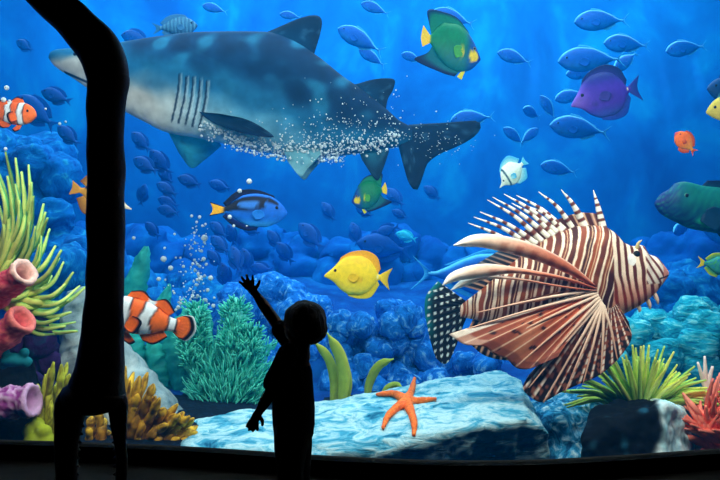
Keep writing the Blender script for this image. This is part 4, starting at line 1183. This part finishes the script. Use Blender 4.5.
# ------------------------------------------------------------------ bubbles
BUB, nt, b = new_mat('bubble')
b.inputs['Base Color'].default_value = (.82, .93, .98, 1); b.inputs['Roughness'].default_value = .12
b.inputs['Transmission Weight'].default_value = .25; b.inputs['IOR'].default_value = 1.2
def bubbles(name, label, items):
    mb = MB(); L = W(*items[0][:3])
    for x, y, D, r in items:
        ball(mb, W(x, y, D) - L, r * D * K / F, lambda d: (0, 0, 0), 6 if r < 2 else 10)
    mb.c = []
    return tag(mb.build(name, BUB, None, L), label, 'bubbles', kind='stuff')
r3 = random.Random(11)
it = []
def spray(n, fx, rr):
    for _ in range(n):
        x, y = fx()
        lo, hi = -interp(SB, x), -interp(ST, x)
        D = DS
        if hi < y < lo: D = DS - ssurf(x, -y) * DS / F - .02
        else: D = DS + r3.uniform(-.25, .05)
        it.append((x, y, D, rr()))
belly = [(190, 124), (215, 134), (250, 142), (290, 150), (330, 152), (370, 148), (400, 140)]
def f1():
    x = r3.uniform(200, 400); return x, interp(belly, x) + r3.gauss(0, 5) - 2
def f2():
    x = r3.gauss(345, 38); return x, interp(belly, x) - abs(r3.gauss(0, 22))
def f3():
    x = r3.uniform(225, 345); return x, interp([(225, 140), (280, 152), (345, 156)], x) + r3.gauss(2, 3)
spray(520, f1, lambda: r3.choice((.4, .6, .8, 1.0, 1.5))); spray(420, f2, lambda: r3.choice((.3, .4, .5, .6, .8))); spray(360, f3, lambda: r3.choice((.5, .7, 1.0, 1.5)))
def f4(): return r3.gauss(435, 22), 142 + r3.gauss(0, 8)
spray(90, f4, lambda: r3.choice((.3, .4, .5)))
bubbles('bubble_spray', 'white spray of tiny bubbles along the belly and flank of the shark', it)
it = [(192, 216, 4.9, 1.6), (197, 222, 4.9, 1.4), (200, 217, 4.9, 1.8), (205, 238, 4.9, 3.4), (202, 251, 4.9, 1.6), (204, 259, 4.9, 2.2), (164, 259, 4.9, 3.0), (171, 268, 4.9, 2.6), (175, 234, 4.9, 1.3), (165, 248, 4.9, 1.3), (159, 279, 4.9, 2.2), (134, 238, 4.9, 1.8), (211, 278, 4.9, 2.6), (208, 290, 4.9, 2.0)]
for _ in range(170):
    t = r3.random(); it.append((r3.gauss(190 + 8 * t, 13 - 7 * t), 310 - 90 * t ** 1.6, 4.95 + r3.uniform(-.2, .2), r3.choice((.7, .9, 1.1, 1.5, 2.2)) * (1 - .4 * t)))
bubbles('bubble_stream', 'stream of rising white bubbles above the teal corals, right of the claw arm', it)
bubbles('bubble_trio', 'few round bubbles around the royal blue tang', [(249.5, 181.5, 4.4, 2.8), (240, 191, 4.4, 2.3), (230, 217, 4.4, 2.2), (234, 226, 4.4, 1.6), (247, 226, 4.45, 1.0)])
bubbles('bubble_cluster', 'few white bubbles by the small clownfish at the left edge', [(7, 88, 4.2, 2.4), (4, 100, 4.2, 2.6), (10, 101, 4.2, 1.4), (6, 149, 4.1, 1.8), (46, 109, 4.3, 1.2), (60, 124, 5.2, 1.6), (66, 122, 5.2, 1.2)])

# ------------------------------------------------------------------ the arm with the claw
CLAWM = rock_mat('dark_shell', [(20, 10, 8), (38, 19, 14), (56, 30, 22)], 9, .5, .3)
TOOTHM = plain_mat('dark_tooth', (54, 44, 40), .5)
CD = 2.6; CS = CD / F
cl_o = W0(95, 544.2, CD)
claw = thing('claw_arm', 'tall black bent arm ending in a toothed two pronged claw, left of the person', 'claw', cl_o)
def cpt(x, y, d=0): return W0(x, y, CD) + Vector((0, d, 0)) - cl_o
def seg(nm, pts, parent=claw, mat=CLAWM, n=60, bumps=.03, flat=1.0):
    mb = MB(); tube(mb, [cpt(*p[:2]) for p in pts], [p[2] * CS for p in pts], lambda t, a: (0, 0, 0), 32, n, flat)
    mb.v = [v + Vector((noise.noise(v * 9), noise.noise(v * 9 + Vector((5, 0, 0))), noise.noise(v * 9 + Vector((0, 5, 0))))) * bumps * .25 for v in mb.v]
    mb.c = []; return mb.build(nm, mat, parent)
seg('upper_arm', [(-60, -104, 15), (-20, -66, 17), (20, -30, 17.5), (49, -1, 17.5), (72, 20, 18.5), (90, 38, 20.5), (102, 56, 22), (107, 74, 21), (108, 92, 18)])
seg('forearm', [(107, 66, 16), (108, 78, 20.5), (107, 95, 19), (106, 120, 18), (106, 180, 18), (105.5, 250, 18.4), (103.5, 310, 19.3), (102, 345, 21.5), (99.5, 372, 25), (96.5, 390, 28.5), (95, 402, 24), (95, 408, 8)], n=90)
seg('palm', [(97, 374, 8), (95, 384, 24), (94, 394, 31.5), (93, 404, 29), (92, 411, 16)], n=30)
lp = [(73, 388, 10), (72, 402, 15), (69, 424, 13.5), (66.5, 450, 11.5), (66, 478, 10.5), (69, 510, 8), (78, 538, 3.4), (81, 543, 1)]
rp = [(116, 388, 7), (117, 402, 10), (119, 424, 7.5), (121, 450, 6), (121, 480, 6), (117, 512, 5), (108, 538, 2.8), (105, 543, 1)]
for pts, sg in ((lp, 1), (rp, -1)):
    pr = seg('prong', pts, n=50)
    C_ = resample([(x, y, 0) for x, y, _ in pts], 60)
    for k in range(13):
        q = C_[14 + k * 3]; rr = interp([(p[1], p[2]) for p in pts], q.y)
        mb = MB(); a = cpt(q.x + sg * (rr - 1.5), q.y); b_ = cpt(q.x + sg * (rr + 2.6), q.y + 1.5)
        tube(mb, [a, a.lerp(b_, .5), b_], [2.3 * CS, 1.7 * CS, .4 * CS], lambda t, a: (0, 0, 0), 8, 6); mb.c = []
        mb.build('tooth', TOOTHM, pr)

# ------------------------------------------------------------------ the child
PD = 2.9; PS = PD / F
po = W0(294, 512.8, PD)
def pt(x, y, D=PD): return W0(x, y, D)
fw = Vector((-.94, .34, 0)).normalized(); lf = Vector((-fw.y, fw.x, 0)) * 1.0   # facing, and the side of the left hand
up = Vector((0, 0, 1))
def chain(bm, pts, rad, seg_=14, flat=1.0):
    mb = MB(); n = max(16, 8 * len(pts))
    tube(mb, pts, rad, lambda t, a: (0, 0, 0), seg_, n, flat); add_mb(bm, mb)
    for p, r in ((pts[0], rad[0]), (pts[-1], rad[-1])):
        m2 = MB(); ball(m2, p, r, lambda d: (0, 0, 0), 8); add_mb(bm, m2)
def bl(bm, c, r, sc=(1, 1, 1), rot=True):
    m2 = MB(); ball(m2, (0, 0, 0), r, lambda d: (0, 0, 0), 14)
    R = Matrix((fw, lf, up)).transposed()
    m2.v = [Vector(c) + R @ Vector((v.x * sc[0], v.y * sc[1], v.z * sc[2])) for v in m2.v]
    add_mb(bm, m2)
head = pt(303, 323.5); 
sh_r = pt(297, 351, 2.97); sh_l = pt(288, 354, 2.83)
el_r = pt(272, 317, 3.05); wr_r = pt(256, 294.5, 3.09)
el_l = pt(271.5, 391, 2.79); wr_l = pt(259.5, 411, 2.82)
hip_r, hip_l = pt(296, 432, 2.945), pt(291, 432, 2.865)
kn_r, kn_l = pt(297, 470, 2.945), pt(290, 471, 2.86)
an_r, an_l = pt(300, 500.5, 2.945), pt(294, 503.5, 2.86)
bm = bmesh.new()
bl(bm, head + up * .008, .078, (1.05, .94, 1.02)); bl(bm, head + fw * .026 - up * .034, .054, (1, .95, .9))
bl(bm, head + fw * .080 - up * .016, .010, (1.1, .8, .9)); bl(bm, head + fw * .074 - up * .037, .012, (.7, 1.5, .6))
for sg in (-1, 1): bl(bm, head + lf * sg * .077 - up * .008 - fw * .008, .02, (.7, .35, 1.1))
chain(bm, [pt(298, 356), pt(299, 346), head - up * .04], [.052, .047, .046])
chain(bm, [pt(294, 432), pt(294, 410), pt(293, 388), pt(294, 368), pt(296, 352)], [.075, .078, .074, .072, .042], 20)
chain(bm, [sh_r, sh_r.lerp(el_r, .5), el_r, el_r.lerp(wr_r, .4), wr_r], [.034, .03, .0255, .025, .0175])
chain(bm, [sh_l, sh_l.lerp(el_l, .5), el_l, el_l.lerp(wr_l, .4), wr_l], [.034, .03, .0255, .025, .0175])
for h, k_, a in ((hip_r, kn_r, an_r), (hip_l, kn_l, an_l)):
    chain(bm, [h, h.lerp(k_, .5), k_, k_.lerp(a, .35), a], [.062, .052, .04, .04, .026])
    chain(bm, [a - up * .008 - fw * .015, a - up * .022 + fw * .03, a - up * .03 + fw * .075], [.025, .023, .015], 12)
def hand(wr, palm, tips, thumb, depth):
    chain(bm, [wr, wr.lerp(palm, .6), palm], [.0165, .018, .0175], 12)
    bl2 = palm + (palm - wr) * .25
    for (kx, ky), mids, (tx, ty), dd in tips:
        a = pt(kx, ky, depth); c = pt(tx, ty, depth + dd); m_ = pt(mids[0], mids[1], depth + dd * .35)
        chain(bm, [palm.lerp(a, .4), a, m_, c], [.0085, .0078, .0072, .0058], 10)
    a, m_, c = thumb
    chain(bm, [palm.lerp(wr, .4), pt(*a, depth), pt(*m_, depth - .01), pt(*c, depth - .015)], [.0095, .0088, .008, .0062], 10)
# raised open hand
hand(wr_r, pt(251, 289, 3.10), [((246.5, 288), (243.5, 285), (239.5, 281.8), .02), ((247.5, 285.2), (244.3, 281), (241.6, 277), .012), ((250, 283.6), (248, 279.6), (246.6, 275), .008), ((253, 283.2), (252.8, 279.6), (252.6, 276), .006)], ((256, 288), (258.2, 284.5), (259.6, 281), ), 3.10)
# lowered hand, fingers hanging and a little curled
hand(wr_l, pt(255.5, 417, 2.82), [((251.5, 419.5), (248.6, 423), (246.6, 426.2), -.014), ((252.8, 421.5), (250.4, 426), (249, 430), -.018), ((255, 422.6), (253.6, 427.2), (253, 431), -.018), ((257.2, 422.4), (257.2, 426.8), (257.6, 430), -.014)], ((260, 417.5), (262.4, 421), (262.4, 425)), 2.82)
SKN = plain_mat('child_skin', (196, 140, 110), .55, .3, .1, 40)
child = tag(remesh('person', bm, SKN, .0036, (), None, po, 2), 'small child in shirt and trousers raising one hand, a black outline against the tank', 'person')
def cloth(nm, fill, mat, voxel=.006, disp=((9, .004), (22, .002))):
    bm = bmesh.new(); fill(bm)
    o = remesh(nm, bm, mat, voxel, disp, child, None, 3, 0, None, po); return o
def f_shirt(bm):
    chain(bm, [pt(293.5, 424), pt(293.5, 414), pt(293.5, 390), pt(293.5, 368), pt(296, 354)], [.090, .092, .086, .078, .048], 24)
    chain(bm, [sh_r, sh_r.lerp(el_r, .3), sh_r.lerp(el_r, .62)], [.043, .042, .042])
    chain(bm, [sh_l, sh_l.lerp(el_l, .4), sh_l.lerp(el_l, .8)], [.044, .044, .046])
cloth('shirt', f_shirt, plain_mat('navy_cotton', (40, 44, 60), .9, .1))
def f_trs(bm):
    chain(bm, [pt(293.5, 424), pt(293.5, 432), pt(293.5, 440)], [.080, .084, .07], 20)
    for h, k_, a in ((hip_r, kn_r, an_r), (hip_l, kn_l, an_l)):
        chain(bm, [h, h.lerp(k_, .5), k_, k_.lerp(a, .45), a + up * .012], [.073, .066, .056, .05, .042])
cloth('trousers', f_trs, plain_mat('grey_denim', (58, 58, 62), .9, .1))
for a in (an_r, an_l):
    def f_shoe(bm):
        chain(bm, [a - up * .006 - fw * .02, a - up * .016 + fw * .03, a - up * .022 + fw * .085], [.036, .033, .027], 14)
        bl(bm, a - up * .036 + fw * .03, .03, (2.3, .95, .4))
    cloth('shoe', f_shoe, plain_mat('shoe_canvas', (70, 66, 66), .8), .005)
def f_hair(bm):
    bl(bm, head + up * .012 - fw * .010, .087, (1.03, .98, .98)); bl(bm, head - fw * .036 - up * .018, .069, (.95, 1.05, 1.0))
cloth('hair', f_hair, rock_mat('dark_hair', [(22, 14, 10), (40, 28, 20), (58, 42, 30)], 40, .6, .5, None, 6, (1, 1, .2)), .005, ((14, .005), (40, .003)))
for sg in (-1, 1):
    mb = MB(); ball(mb, head + fw * .071 + lf * sg * .031 + up * .002 - po, .0105, lambda d: (30, 20, 16) if d.dot(fw) > .82 else (236, 232, 226), 10); mb.build('eye', SKIN, child)
